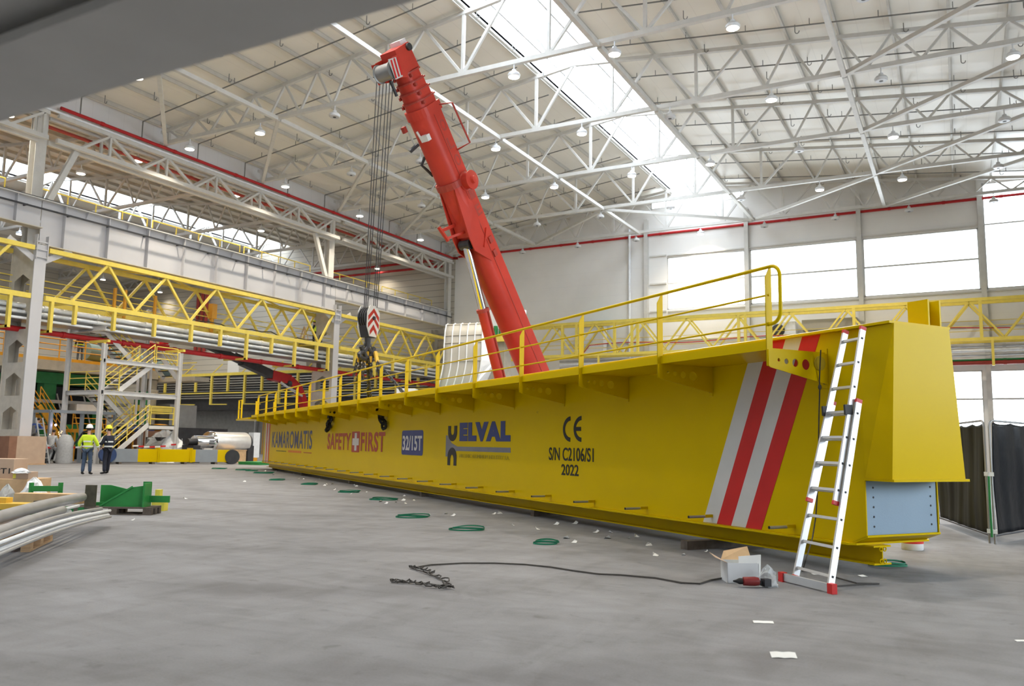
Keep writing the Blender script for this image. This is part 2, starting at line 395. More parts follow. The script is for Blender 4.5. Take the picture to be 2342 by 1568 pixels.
def slab(mb, x0, x1, r, lift=.32, t=.14):
    mb.prism([(x0, YF, top_z(x0, r)+lift), (x1, YF, top_z(x1, r)+lift), (x1, YF, top_z(x1, r)+lift+t), (x0, YF, top_z(x0, r)+lift+t)], (0, YB+.3-YF, 0))
HALF = 2.2
def roof(name, r, xl, xr):
    mb = MB(); slab(mb, xl, r-HALF, r); slab(mb, r+HALF, xr, r); c = structure(obj(mb, name, 'roof_sheet'))
    for s in (-1, 1):
        for k in range(1, 11):
            x = r+s*2.335*k; z = top_z(x, r)+.2
            p = obj(MB().ibeam((x, 20, z), (x, YB, z), .1, .24, .015, .012), 'purlin', 'purlin_white', c)
            if r == RIDGE and k not in (2, 6):
                for q in range(8):                       # empty pipe hooks
                    y = 25.2+q*5.1+1.7*((k*7+q*3+(s > 0)*2) % 4)*.8; hx = x+.5
                    hk = MB().path([(hx, y, z+.1), (hx, y, z-.30), (hx+.03, y, z-.37), (hx+.1, y, z-.40), (hx+.17, y, z-.37), (hx+.2, y, z-.28)], .022, 5)
                    obj(hk, 'pipe_hook', 'thin_pipe', p)
    return c
ceil_main = roof('ceiling', RIDGE, XL-.5, XR); roof('ceiling_far', RIDGE2, XF, XL-.5)
mb = MB(); mb.box(XR, XE+.3, YF, YB+.3, top_z(XR)+.32, top_z(XR)+.46); structure(obj(mb, 'ceiling_side', 'roof_sheet'))
def skylight(name, r, full):
    cb = MB(); z = top_z(r+HALF, r)+.32
    for s in (-1, 1): cb.box(r+s*(HALF+.06)-.06, r+s*(HALF+.06)+.06, YF, YB, z-.12, z+.55)
    cb.box(r-HALF, r+HALF, YF-.1, YF, z-.1, z+1.1)
    f = structure(obj(cb, name, 'truss_white'))
    N = 8; arc = [(r-HALF*math.cos(PI*i/N), z+.5+.62*math.sin(PI*i/N)) for i in range(N+1)]
    obj(MB().loft([[(x, y, zz) for x, zz in arc] for y in (YF, YB)], closed=False), 'pane', 'rooflight', f, smooth=True)
    y = 23.0
    while y < YB and full:
        obj(MB().path([(x, y, zz-.03) for x, zz in arc], .035, 5), 'glazing_bar', 'galvanised', f); y += 2.05
    for dx in (-1.35, .95): obj(MB().box(r+dx-.05, r+dx+.05, 20, YB, z+.3, z+.44), 'rail', 'galvanised', f)
skylight('window_9', RIDGE, True); skylight('window_10', RIDGE2, False)

# ------------------------------------------------------------------ roof trusses
TY = [64.7, 56.8, 48.65, 40.65, 32.65, 24.7]; ZB = 19.3
def build_truss(y, r, label):
    t = thing('roof_truss', label, 'roof truss', (r, y, ZB), group='white roof trusses')
    P = lambda k, b=False: (r+2.335*k, y, ZB if b else top_z(r+2.335*k, r))
    def m(name, p, q, w, h): obj(MB().bar(p, q, w, h), name, 'truss_white', t)
    for s in (-1, 1): m('top_chord', P(0), P(10.1*s), .2, .2)
    m('bottom_chord', P(-10.1, 1), P(10.1, 1), .22, .22)
    for s in (-1, 1):
        for a, b in ((0, 1), (2, 1), (2, 3), (4, 3)): m('diagonal', P(a*s), P(b*s, 1), .13, .13)
        for a in (1, 3): m('post', P(a*s), P(a*s, 1), .15, .15)
        for k in range(4, 10): m('diagonal', P(k*s), P((k+.5)*s, 1), .11, .11); m('diagonal', P((k+1)*s), P((k+.5)*s, 1), .11, .11)
        m('post', P(10*s), P(10*s, 1), .15, .15)
    return t
tr = None
for k, y in enumerate(TY):
    lb = 'white steel roof truss of the main hall, %s from the back wall' % ORD[k]
    if tr is None: tr = build_truss(y, RIDGE, lb)
    else: dup(tr, (RIDGE, y, ZB), lb)
dup(tr, (RIDGE, 16.7, ZB), 'white steel roof truss of the main hall, nearly above the viewer'); dup(tr, (RIDGE, 8.7, ZB), 'white steel roof truss of the main hall, right above the viewer')
for k, y in enumerate(TY):
    dup(tr, (RIDGE2, y, ZB), 'shaded roof truss of the neighbouring hall on the left, %s from the back wall' % ORD[k])

# bracing in the plane of the lower chords
def brace(p, q, label, r=.1):
    tag(obj(MB().bar(p, q, r*2, r*2), 'roof_brace', 'truss_white'), label, 'roof brace', 'lower chord bracing of the main roof')
ROWN = {-32.7: 'left of the crane boom', -23.0: 'just left of the skylight', -13.5: 'along the right edge of the skylight', -4.1: 'in the right half of the roof'}
for x in ROWN:
    for k in range(5):
        brace((x, TY[k+1]+.12, 19.2), (x, TY[k]-.12, 19.2), 'white lengthwise roof brace %s, %s from the back wall' % (ROWN[x], ORD[k]), .11)
for k in range(1, 5):
    brace((-4.2, TY[k], 19.2), (XR, TY[k+1], 19.2), 'white diagonal roof brace near the right wall, %s from the back' % ORD[k])
    brace((-32.7, TY[k+1], 19.2), (-41.9, TY[k], 19.2), 'white diagonal roof brace above the red pipe, %s from the back' % ORD[k])
for p, q, w in (((-13.6, 64.6), (-4.1, 56.9), 'right of the skylight'), ((-4.1, 64.6), (5.2, 56.9), 'at the right back corner'), ((-23, 56.9), (-13.6, 64.6), 'under the end of the skylight'),
                ((-23, 56.9), (-32.7, 64.6), 'behind the crane boom'), ((-32.7, 56.9), (-42, 64.6), 'at the left back corner')):
    brace(p+(19.2,), q+(19.2,), 'white diagonal roof brace in the last bay, '+w)

# thin sprinkler pipes across the roof
def sprinkler(y, s, label, drop):
    x0 = RIDGE+s*2.6; x1 = -41.6 if s < 0 else XR-.3
    t = thing('sprinkler_pipe', label, 'sprinkler pipe', (x1, y, 19), group='thin sprinkler pipes under the roof')
    f = lambda x: (x, y, top_z(x)-.12)
    obj(MB().tube(f(x0), f(x1), .035, 6), 'pipe', 'thin_pipe', t)
    if drop: obj(MB().tube(f(x1), (x1, y, 18.98), .035, 6), 'drop_pipe', 'thin_pipe', t)
    for k in range(7):
        x = x0+(x1-x0)*(k+.5)/7; z = top_z(x)-.12; obj(MB().tube((x, y, z), (x, y, z+.32), .02, 5), 'hanger', 'thin_pipe', t)
n = {-1: 0, 1: 0}
for a, b in zip(TY, TY[1:]):
    for u in (.27, .76):
        for s in (-1, 1):
            sprinkler(b+(a-b)*u, s, 'thin grey sprinkler pipe under the %s roof slope, %s from the back wall' % ('left' if s < 0 else 'right', ORD[n[s]]), s < 0); n[s] += 1

# ------------------------------------------------------------------ round high-bay lamps on the lower chords
def build_lamp(lit):
    nm = 'high_bay_lamp'
    t = link(nm, None); t.empty_display_size = .2
    obj(MB().lathe((0, 0, 0), (0, 0, 1), [(.26, .0), (.29, .03), (.30, .12), (.24, .2), (.12, .24), (.10, .36), (.03, .38), (.03, .62)], 20), 'housing', 'galvanised' if lit else 'plastic_white', t, smooth=True, world=False)
    obj(MB().lathe((0, 0, -.012), (0, 0, 1), [(.25, 0), (.25, .01)], 20), 'lens', 'lens_lit' if lit else 'lens_off', t, world=False)
    if lit:
        l = bpy.data.lights.new('lamp_light', 'AREA'); l.shape = 'DISK'; l.size = .5; l.energy = LAMP_W*(.2 if lit == 2 else 1); l.color = (1, .88, .70); l.spread = math.radians(125)
        o = link('lamp_light', l, t); o.location = (0, 0, -.03)
    else:
        obj(MB().lathe((0, 0, -.02), (0, 0, 1), [(.09, 0), (.09, .012)], 14), 'sensor', 'charcoal', t, world=False)
    return t
LX = [-39.7, -34, -28.6, -23.25, -17.75, -12.7, -7.5, -2.5, 2.8]
LIT = {(1, 0), (1, 6), (1, 7), (2, 0), (2, 2), (2, 3), (2, 4), (2, 5), (2, 7), (3, 0), (3, 3), (3, 4), (3, 6), (3, 8), (4, 0), (4, 1), (4, 4), (4, 5), (4, 6), (5, 1), (5, 4), (5, 7), (0, 4), (5, 0), (3, 1)}
LIT -= {(3, 1), (5, 0)}
lp = {}
def lamp(loc, lit, label):
    if lit not in lp: lp[lit] = o = build_lamp(lit); o.location = loc
    else: o = dup(lp[lit], loc)
    tag(o, label, 'ceiling lamp', 'round high-bay lamps of the halls')
for r in range(6):
    for c in range(9):
        lamp((LX[c], TY[r]-.05, 18.56), (r, c) in LIT, '%s round high-bay lamp, %s from the left under the %s truss from the back' % ('lit' if (r, c) in LIT else 'unlit', ORD[c], ORD[r]))
for k, (x, y) in enumerate(((-44.4, 24.65), (-44.4, 32.65), (-44.4, 40.65), (-50, 32.65), (-50, 48.65), (-50.3, 64.65))):
    lamp((x, y, 18.56), 2 if y > 60 else True, 'lit round lamp of the left hall, %s in the row %s the red pipe' % (ORD[k % 3], 'right behind' if k < 3 else 'far behind'))
for k, (x, y) in enumerate(((-81.2, 48.65), (-81.6, 56.8), (-82.2, 64.65), (-70, 40.65), (-70, 56.8), (-60, 40.65), (-60, 32.65))):
    lamp((x, y, 18.56), 2 if y > 60 else True, 'lit round lamp deep in the left hall, %s' % ['leftmost one', 'middle of the far row', 'right of the far row', 'near the skylight', 'at the back', 'midway along', 'at the front'][k])
for k, (x, y) in enumerate([(x, y) for y in (16.65, 8.65) for x in (-34, -17.75, -2.5)]):
    lamp((x, y, 18.56), True, 'lit round high-bay lamp above the viewer, %s of the %s row' % (ORD[k % 3], ORD[k//3]))
# ================================================================== column line on the left with crane runway, trusses and pipes
CY = [25.6, 49.2, 66.0]
def column(y, label, ztop):
    t = thing('steel_column', label, 'steel column', (XL, y, 0), group='white steel columns of the left line')
    full = y < 60
    if not full:
        obj(MB().ibeam((XL-.25, y, 0), (XL-.25, y, 12.2), .62, .5, .04, .03, up=(1, 0, 0)), 'front_leg', 'runway_white', t)
        obj(MB().ibeam((XL-2.0, y, 0), (XL-2.0, y, 12.2), .5, .45, .03, .03, up=(1, 0, 0)), 'rear_leg', 'concrete_post', t)
    if full:
        obj(MB().box(XL-.05, XL, y-.31, y+.31, 0, 11.4), 'front_flange', 'runway_white', t); obj(MB().box(XL-2.05, XL-2.0, y-.31, y+.31, 0, 11.4), 'rear_flange', 'concrete_post', t)
        x0, x1, xm = XL-1.66, XL-.3, XL-.98; zs = [.05, 1.75, 3.48, 5.2, 6.93, 8.66]
        for yy in (y-.28, y+.27):
            mb = MB(); mb.box(XL-2.0, x0, yy, yy+.02, 0, 11.4); mb.box(x1, XL-.05, yy, yy+.02, 0, 11.4); mb.box(x0, x1, yy, yy+.02, 0, .05)
            for k, zb in enumerate(zs):
                zt = zb+.85; zn = zs[k+1] if k < 5 else 11.4
                mb.prism([(x0, yy, zt), (xm, yy, zt+.34), (x1, yy, zt), (x1, yy, zn), (x0, yy, zn)], (0, .02, 0))
            obj(mb, 'web_plate', 'concrete_post', t)
        obj(MB().ibeam((XL-1.1, y, 11.4), (XL-1.1, y, 18.75), .6, .55, .03, .03, up=(1, 0, 0)), 'upper_post', 'truss_white', t)
        for s in (-1, 1): obj(MB().box(XL-.15, XL+.12, y+s*.3-.02, y+s*.3+.02, 10.6, 11.9), 'gusset', 'runway_white', t)
        for z in (10.7, 11.1, 11.5): obj(MB().box(XL+.02, XL+.08, y-.35, y+.35, z, z+.07), 'tie_bar', 'runway_white', t)
        for s in (-1, 1): obj(MB().bar((XL-.1, y+s*.3, 10.6), (XL-.1, y+s*1.7, 11.45), .3, .05, (1, 0, 0)), 'bracket', 'runway_white', t)
    else:
        obj(MB().ibeam((XL-.3, y-.5, 12), (XL-.3, y-.5, 18.8), .5, .45, .03, .03, up=(1, 0, 0)), 'upper_post', 'truss_white', t)
column(CY[0], 'tall white steel column with pointed web openings behind the cardboard crate', 18.8)
column(CY[1], 'slim white steel column rising behind the girder beside the hook block', 18.8)
column(CY[2]-.3, 'white steel column in the back left corner of the hall', 18.8)

BAYS = [(2.0, 25.6, 12.3, 'front bay, cut by the left edge'), (25.6, 49.2, 11.42, 'middle bay, above the yellow pipe bridge'), (49.2, 65.9, 12.3, 'back bay, behind the hook block')]
for y0, y1, zb, w in BAYS:
    t = thing('crane_runway_girder', 'deep white plate girder of the crane runway, '+w, 'crane runway girder', (XL, y0, zb))
    ya, yb = y0+.02, y1-.02
    obj(MB().box(XL-.32, XL-.29, ya, yb, zb+.04, 13.81), 'web', 'runway_white', t)
    obj(MB().box(XL-.6, XL, ya, yb, 13.81, 13.86), 'top_flange', 'truss_white', t)
    obj(MB().box(XL-.6, XL, ya, yb, zb-.01, zb+.04), 'bottom_flange', 'concrete_post', t)
    obj(MB().box(XL-.36, XL-.26, ya, yb, 13.86, 13.98), 'crane_rail', 'dark_steel', t)
    k = ya+1.2
    while k < yb-.2:
        obj(MB().box(XL-.29, XL-.04, k-.015, k+.015, zb+.04, 13.81), 'stiffener', 'runway_white', t); k += 2.62
    k = ya+2.5
    while k < yb-.2:
        obj(MB().prism([(XL-.29, k-.01, 13.81), (XL-.02, k-.01, 13.81), (XL-.29, k-.01, 13.4)], (0, .02, 0)), 'gusset', 'runway_white', t); k += 2.62
t = thing('busbar', 'dark power rail along the upper part of the white runway girder', 'power rail', (XL, 2, 13.2))
obj(MB().bar((XL+.06, 2, 13.3), (XL+.06, 65.5, 13.3), .05, .09), 'rail', 'charcoal', t)
for k in range(26): obj(MB().box(XL-.29, XL+.06, 3+2.4*k, 3.06+2.4*k, 13.28, 13.36), 'support', 'charcoal', t)

# yellow handrails on the runway walkway
def rail_run(name, label, pts, posts, h, m, group=None, r=.028, rails=(1, .5), pr=None, cat='handrail', base=0.0):
    t = thing(name, label, cat, pts[0], group=group)
    for f in rails: obj(MB().path([V(p)+V((0, 0, h*f)) for p in pts], r, 6), 'rail', m, t)
    for p in posts: obj(MB().tube(V(p)+V((0, 0, base)), V(p)+V((0, 0, h)), pr or r, 6), 'post', m, t)
    return t
for k, (a, b) in enumerate(((2.5, 13), (13.5, 24.6), (26.4, 33.4), (33.8, 41), (41.4, 48.2), (50, 57), (57.4, 65.2))):
    nn = max(2, round((b-a)/1.75)); ps = [(XL-2.1, a+(b-a)*i/nn, 13.86) for i in range(nn+1)]
    rail_run('walkway_handrail', 'yellow handrail on top of the white runway girder, %s section from the back wall' % ORD[6-k], [ps[0], ps[-1]], ps, 1.15, 'truss_yellow', 'handrails on the crane runway', r=.04)
t = obj(MB().box(XL-2.4, XL-.65, 2, 65.8, 13.72, 13.84), 'runway_walkway', 'concrete_post'); tag(t, 'narrow walkway deck behind the top of the white runway girder', 'walkway')

# white longitudinal trusses carrying the roof, red water mains
def jack_truss(y0, y1, first, label):
    t = thing('longitudinal_truss', label, 'roof truss', (XL, y0, 17.2))
    for x in (XL, XL-.8):
        m = lambda nm, p, q, w, M_='truss_white': obj(MB().bar((x,)+p, (x,)+q, w, w), nm, M_, t)
        m('top_chord', (y0, 18.55), (y1, 18.55), .2); m('bottom_chord', (y0, 17.18), (y1, 17.18), .24)
        y = first
        while y < y1-.5:
            a = y+1.75
            if y-2.1 > y0-.6: m('diagonal', (max(y-2.1, y0+.2), 18.5), (y, 17.2), .15)
            if a < y1: m('diagonal', (y, 17.2), (a, 18.5), .13); m('post', (a, 17.2), (a, 18.5), .13)
            y += 3.85
    return t
jack_truss(6, 25.4, 8.0, 'white lengthwise truss in the front bay, cut by the left edge')
j = jack_truss(25.9, 49.0, 27.3, 'long white lengthwise truss under the red water main, middle bay')
obj(MB().bar((XL-.4, 27.3, 17.1), (XL-.4, 26.0, 13.95), .3, .26, (1, 0, 0)), 'strut', 'truss_white', j)
obj(MB().bar((XL-.4, 46.7, 17.1), (XL-.4, 48.1, 13.95), .3, .26, (1, 0, 0)), 'strut', 'truss_white', j)
jack_truss(49.5, 65.6, 50.9, 'white lengthwise truss under the red water main, back bay')
def pipe(name, label, cat, pts, r, m, joints=0, clampm=None, n=10, group=None):
    t = thing(name, label, cat, pts[0], group=group)
    obj(MB().path(pts, r, n), 'pipe', m, t, smooth=True)
    for k in range(joints):
        f = (k+.5)/joints*(len(pts)-1); i = min(int(f), len(pts)-2); a, b = V(pts[i]), V(pts[i+1]); c = a.lerp(b, f-i); d = (b-a).normalized()*.1
        obj(MB().tube(c-d, c+d, r*1.22, n), 'coupling', clampm or m, t, smooth=True)
    return t
pipe('water_main', 'upper red water main running along the top of the left roof truss', 'water pipe', [(XL+.15, 25.9, 18.98), (XL+.15, 65.3, 18.98), (XL+.5, 65.5, 18.98)], .10, 'pipe_red', 16)
pipe('water_main', 'lower red water main behind the left roof truss', 'water pipe', [(XL-1.2, 25.9, 18.25), (XL-1.2, 65.3, 18.25)], .10, 'dark_red', 6)
pipe('conduit', 'bright galvanised conduit just below the upper red water main', 'conduit', [(XL+.12, 24, 18.72), (XL+.12, 65.2, 18.72)], .07, 'galvanised', 9)
pipe('water_main', 'long red water main across the back wall above the windows', 'water pipe', [(XL+.4, 65.92, 19.2), (-20, 65.92, 19.28), (XR-.2, 65.92, 19.28)], .10, 'pipe_red', 14)
pipe('water_main', 'red water main on the back wall of the left hall, upper of two', 'water pipe', [(XL-1, 65.4, 19.0), (-62, 65.4, 19.0)], .11, 'pipe_red', 4)
pipe('water_main', 'red water main on the back wall of the left hall, lower of two', 'water pipe', [(XL-1, 65.2, 18.3), (-60, 65.2, 18.3)], .11, 'pipe_red', 4)
pipe('downpipe', 'bright vertical downpipe on the back wall right of the crane boom', 'downpipe', [(-24.24, 65.75, .2), (-24.24, 65.75, 20.2)], .11, 'galvanised', 6)
for k, x in enumerate((-22.75, -14.35, -6.0, 1.97)):
    tag(obj(MB().ibeam((x, 65.8, 0), (x, 65.8, 20.6), .32, .36, .03, .025, up=(0, 1, 0)), 'wall_column', 'truss_white'),
        'white wall column on the back wall, %s' % ['left of all the windows', 'between the first and second windows', 'between the second and third windows', 'right of the third window'][k], 'wall column', 'columns along the back wall')

# yellow pipe bridges (box trusses hung between the columns)
def pipe_bridge(y0, y1, tops, bots, hang, label):
    t = thing('pipe_bridge', label, 'pipe bridge', (XL, y0, 8.5), group='yellow pipe bridges of the left line')
    for x in (XL, XL-1.9):
        m = lambda nm, p, q, w, h=None: obj(MB().bar((x,)+p, (x,)+q, w, h or w), nm, 'truss_yellow', t)
        m('top_chord', (y0, 11.17), (y1, 11.17), .2, .24); m('bottom_chord', (y0, 8.62), (y1, 8.62), .2, .26)
        nodes = sorted([(y, 11.1) for y in tops]+[(y, 8.7) for y in bots])
        for a, b in zip(nodes, nodes[1:]): m('diagonal', a, b, .13)
    for k, (a, b) in enumerate(zip(tops, tops[1:])):
        obj(MB().bar((XL if k % 2 else XL-1.9, a, 11.17), (XL-1.9 if k % 2 else XL, b, 11.17), .1, .1), 'cross_brace', 'truss_yellow', t)
    for k, y in enumerate(bots): obj(MB().bar((XL, y, 8.6), (XL-1.9, y, 8.6), .12, .12), 'cross_beam', 'truss_yellow', t)
    for y, zl, x in hang:
        h = obj(MB().bar((x, y, 8.5), (x, y, zl), .22, .16), 'hanger', 'truss_yellow', t)
        if zl < 7.2: obj(MB().bar((x+.1, y, zl+.06), (x-2.0, y, zl+.06), .16, .12), 'hanger_arm', 'truss_yellow', h)
    for z in (9.15, 9.5, 9.85): obj(MB().tube((XL-1.7, y0, z), (XL-1.7, y1, z), .03, 6), 'walkway_rail', 'truss_yellow', t)
    return t
pipe_bridge(3, 25.2, [8.4, 12.3, 16.2, 20.1, 24.0], [6.5, 10.4, 14.3, 18.2, 22.1], [(24.2, 6.85, XL)], 'yellow pipe bridge in the front bay, cut by the left edge')
pipe_bridge(26.0, 48.8, [29.48, 33.4, 37.3, 41.3, 45.2, 48.7], [27.5, 31.4, 35.33, 39.2, 43.2, 47.2],
            [(26.4, 6.85, XL), (27.73, 7.45, XL), (30.1, 7.42, XL), (32.8, 7.42, XL), (35.5, 7.42, XL), (37.84, 7.42, XL), (40.1, 6.76, XL), (42.4, 7.42, XL), (44.7, 6.72, XL), (47.0, 7.4, XL), (48.3, 6.72, XL)],
            'long yellow pipe bridge with zigzag bracing in the middle bay')
pipe_bridge(49.6, 65.5, [53.5, 57.4, 61.3, 65.2], [51.2, 55.4, 59.4, 63.4], [(51.5, 7.4, XL), (54, 6.7, XL), (56.5, 7.4, XL), (59, 6.7, XL), (61.5, 7.4, XL), (64, 7.4, XL)], 'yellow pipe bridge in the back bay behind the hook block')
for k, (dx, z, r, m) in enumerate(((.55, 8.15, .13, 'galvanised'), (.55, 7.82, .10, 'galvanised'), (.95, 8.15, .13, 'galvanised'), (1.0, 7.75, .12, 'grey_pipe'), (1.4, 8.1, .14, 'galvanised'))):
    pipe('service_pipe', 'bright galvanised pipe under the yellow pipe bridge, %s' % ['upper front one', 'lower front one', 'upper middle one', 'lower rear one', 'upper rear one'][k], 'pipe', [(XL-dx, 3, z), (XL-dx, 65.4, z)], r, m, 20, n=12, group='pipes hung under the pipe bridge')
t = thing('cable_tray', 'perforated cable tray under the galvanised pipes of the bridge', 'cable tray', (XL, 3, 7.4))
obj(MB().box(XL-1.7, XL-.3, 3, 65, 7.4, 7.44), 'tray', 'grey_pipe', t); obj(MB().box(XL-.34, XL-.3, 3, 65, 7.44, 7.54), 'lip', 'galvanised', t)
pipe('water_main', 'red water main below the yellow pipe bridge on bracket arms', 'water pipe', [(XL-1.0, 3, 6.98), (XL-1.0, 26, 6.96), (XL-1.0, 48, 6.86), (XL-1.0, 65, 6.8)], .15, 'pipe_red', 18, n=14)
pipe('cable', 'dark cable sagging along the lower chord of the yellow bridge', 'cable', [(XL-.9, 36+k*.9, 8.95+.12*math.sin(k*1.1)+.1*math.cos(k*2.3)) for k in range(15)], .035, 'cable_black')

# dark gallery with pipe racks at the back of the left hall
t = thing('pipe_gallery', 'yellow gallery with hangers at the back of the left hall', 'pipe gallery', (-80, 63, 5))
GY = 63.0
obj(MB().bar((-81, GY, 8.4), (XL-.5, GY, 8.4), .24, .3), 'top_beam', 'truss_yellow', t)
obj(MB().bar((-81, GY, 6.4), (XL-.5, GY, 6.4), .1, .12), 'lower_beam', 'truss_yellow', t)
k = -80.6; i = 0
while k < XL-1:
    z = 5.15 if i % 2 == 0 else 6.55
    h = obj(MB().bar((k, GY, 8.3), (k, GY, z), .24, .2), 'hanger', 'truss_yellow', t)
    if i % 2 == 0: obj(MB().bar((k, GY, z+.05), (k+2.0, GY+.4, z+.05), .12, .1), 'hanger_arm', 'truss_yellow', h)
    k += 2.45; i += 1
for q in range(9): obj(MB().bar((-80+4.4*q, GY+.3, 8.5), (-79+4.4*q, GY+.8, 9.6), .1, .1), 'diagonal', 'truss_yellow', t)
for k in range(9):
    z = 8.0-.26*k
    tag(obj(MB().tube((-80.5, GY+.9+.1*(k % 2), z), (XL-1, GY+.9+.1*(k % 2), z), .07, 8), 'rack_pipe', 'grey_pipe'), 'grey pipe in the dark rack of the back gallery, %s from the top' % ORD[k], 'pipe', 'pipes of the back gallery rack')
tag(obj(MB().box(-81, XL-2.1, GY+1.06, GY+2.0, 4.6, 8.3), 'rack_backing', 'charcoal'), 'dark backing panel behind the grey pipes of the back gallery', 'panel')
tag(obj(MB().box(-81, XL-2.1, GY+2.3, GY+2.7, 0, 4.9), 'partition', 'wall_grey'), 'grey partition under the dark pipe gallery at the back', 'partition')
for k in range(8):
    x = -66+1.15*k
    tag(obj(MB().tube((x, GY+1.9, 0), (x, GY+1.9, 4.8), .05 if k % 3 else .12, 8), 'riser_pipe', ['safety_orange', 'grey_pipe', 'galvanised'][0 if k == 1 else 1+k % 2]), '%s riser pipe in front of the grey partition, %s from the left' % ('orange' if k == 1 else 'grey', ORD[k]), 'pipe', 'riser pipes at the back')

# yellow truss gallery on the back wall of the main hall
t = thing('wall_gallery', 'yellow truss gallery along the back wall below the windows', 'pipe gallery', (-30, 64, 8.8))
m = lambda nm, p, q, w, h=None: obj(MB().bar(p, q, w, h or w), nm, 'truss_yellow', t)
for y in (63.2, 64.6):
    m('top_chord', (-41, y, 11.6), (XR, y, 11.6), .18, .22); m('bottom_chord', (-41, y, 8.9), (XR, y, 8.9), .18, .22)
    x = -40.0; up = False
    while x < XR-1.9:
        m('diagonal', (x, y, 11.5 if up else 9.0), (x+1.95, y, 9.0 if up else 11.5), .12); up = not up; x += 1.95
for x in (-33, -29.3, -28, -24.6, -23.1, -22.6, -14.5, -14.0, -6.3, 1.6): m('post', (x, 63.2, 8.9), (x, 63.2, 11.6), .2)
for z in (9.6, 9.95, 10.3): m('walkway_rail', (-41, 64.3, z), (XR, 64.3, z), .04)
for k, x in enumerate((-26, -20, -13, -6, 2.2)): m('hanger', (x, 63.2, 8.8), (x, 63.2, 7.1), .16)
for k, (z, r, mm) in enumerate(((8.55, .1, 'grey_pipe'), (8.25, .1, 'galvanised'), (7.95, .08, 'grey_pipe'), (7.6, .07, 'machine_green'), (7.4, .14, 'dark_red'))):
    pipe('service_pipe', '%s pipe under the yellow gallery on the back wall, %s from the top' % (['grey', 'galvanised', 'grey', 'green', 'dark red'][k], ORD[k]), 'pipe', [(-30, 64.2, z), (XR-.2, 64.2, z)], r, mm, 8)
pipe('hose', 'thin red hose lying along the yellow gallery on the back wall', 'hose', [(-27.5, 63.5, 9.1)]+[(-27+1.6*k, 63.6, 9.75+.12*math.sin(k*.9)) for k in range(20)], .035, 'pipe_red')
# wall mounted units seen over the girder
t = thing('air_unit', 'grey air unit with a dark round fan on the back wall', 'air unit', (-11.6, 65.3, 10))
obj(MB().box(-12.6, -10.6, 64.9, 66.0, 9.7, 11.05), 'casing', 'galvanised', t, bevel=.03); obj(MB().lathe((-11.9, 64.9, 10.4), (0, -1, 0), [(.5, 0), (.5, .06), (.42, .09)], 24), 'fan', 'dark_steel', t)
tag(obj(MB().box(-10.2, -6.3, 65.2, 66.0, 10.35, 11.15), 'duct', 'hood_white'), 'long pale flat duct on the back wall right of the air unit', 'duct')
t = thing('control_cabinet', 'tall grey cabinet standing on the wall gallery right of the boom', 'cabinet', (-27, 65, 9))
obj(MB().box(-28.0, -26.2, 64.7, 65.5, 9.0, 11.8), 'cabinet_body', 'plastic_white', t); obj(MB().box(-28.3, -25.9, 64.5, 65.6, 11.8, 11.95), 'roof', 'machine_green', t)
# ================================================================== the big yellow crane girder
NW, NB = 7.566, 8.758
gr = thing('crane_girder', 'huge yellow crane girder with walkway, lettering and slanted stripes lying across the hall', 'crane girder', (0, 0, 0), math.atan2(-GD.y, -GD.x))
def gobj(mb, name, m, parent=None, **kw):
    mb.v = [(-s, n, z) for s, n, z in mb.v]; mb.f = [f[::-1] for f in mb.f]
    return obj(mb, name, m, parent or gr, world=False, **kw)
S1, S0, SE = 6.41, 6.06, 42.0
gobj(MB().prism([(SE, NW, .345), (6.6, NW, .345), (S1, NW, .425), (S1, NW, 2.70), (SE, NW, 2.70)], (0, .014, 0)), 'front_web', 'girder_yellow')
gobj(MB().prism([(SE, NB, .345), (6.6, NB, .345), (S1, NB, .425), (S1, NB, 2.70), (SE, NB, 2.70)], (0, -.014, 0)), 'rear_web', 'girder_yellow')
gobj(MB().prism([(6.6, NW, .335), (S1-.012, NW, .418), (S1-.012, NW, .44), (6.6, NW, .357)], (0, NB-NW, 0)), 'sloped_sole', 'girder_yellow')
gobj(MB().prism([(SE, NW-.085, 2.70), (S1+.1, NW-.085, 2.70), (S0+.02, 7.64, 2.735), (S0+.02, 8.65, 2.735), (S1+.1, NB+.085, 2.70), (SE, NB+.085, 2.70)], (0, 0, .026)), 'top_flange', 'girder_yellow')
gobj(MB().prism([(SE, NW-.07, .322), (6.62, NW-.07, .322), (6.55, NW, .322), (6.55, NB, .322), (6.62, NB+.07, .322), (SE, NB+.07, .322)], (0, 0, .022)), 'bottom_flange', 'girder_yellow')
gobj(MB().loft([[(S1, NW, 1.05), (S1, NB, 1.05), (S1, NB, 2.70), (S1, NW, 2.70)], [(S0, NW, 1.05), (S0, NB, 1.05), (S0, 8.6, 2.735), (S0, 7.69, 2.735)]]), 'end_block', 'girder_yellow')
gobj(MB().box(S0-.03, S1+.02, NW-.012, NB+.03, 1.028, 1.055), 'end_block_sole', 'girder_yellow')
pl = gobj(MB().box(S1+.012, S1+.03, NW+.022, NB-.022, .44, 1.02), 'end_plate', 'panel_grey'); pl['label'] = 'grey bolted end plate'
for n0 in (7.70, 8.64):
    for k in range(5): gobj(MB().lathe((S1+.012, n0, .53+.105*k), (-1, 0, 0), [(.012, 0), (.012, .004)], 8), 'bolt_hole', 'decal_black', pl)
gobj(MB().box(S1, SE, NW+.03, NW+.3, 2.60, 2.70), 'top_corner_bar', 'girder_yellow')
gobj(MB().box(S1+.031, S1+.05, NW+.014, NB-.014, .43, 1.05), 'end_diaphragm', 'girder_yellow')
for s in (SE-.02,): gobj(MB().box(s, s+.02, NW, NB, .345, 2.7), 'far_end_plate', 'girder_yellow')
bb = gobj(MB().ibeam((6.43, 7.825, .219), (SE-.3, 7.825, .219), .27, .207, .018, .014), 'bearing_beam', 'girder_yellow')
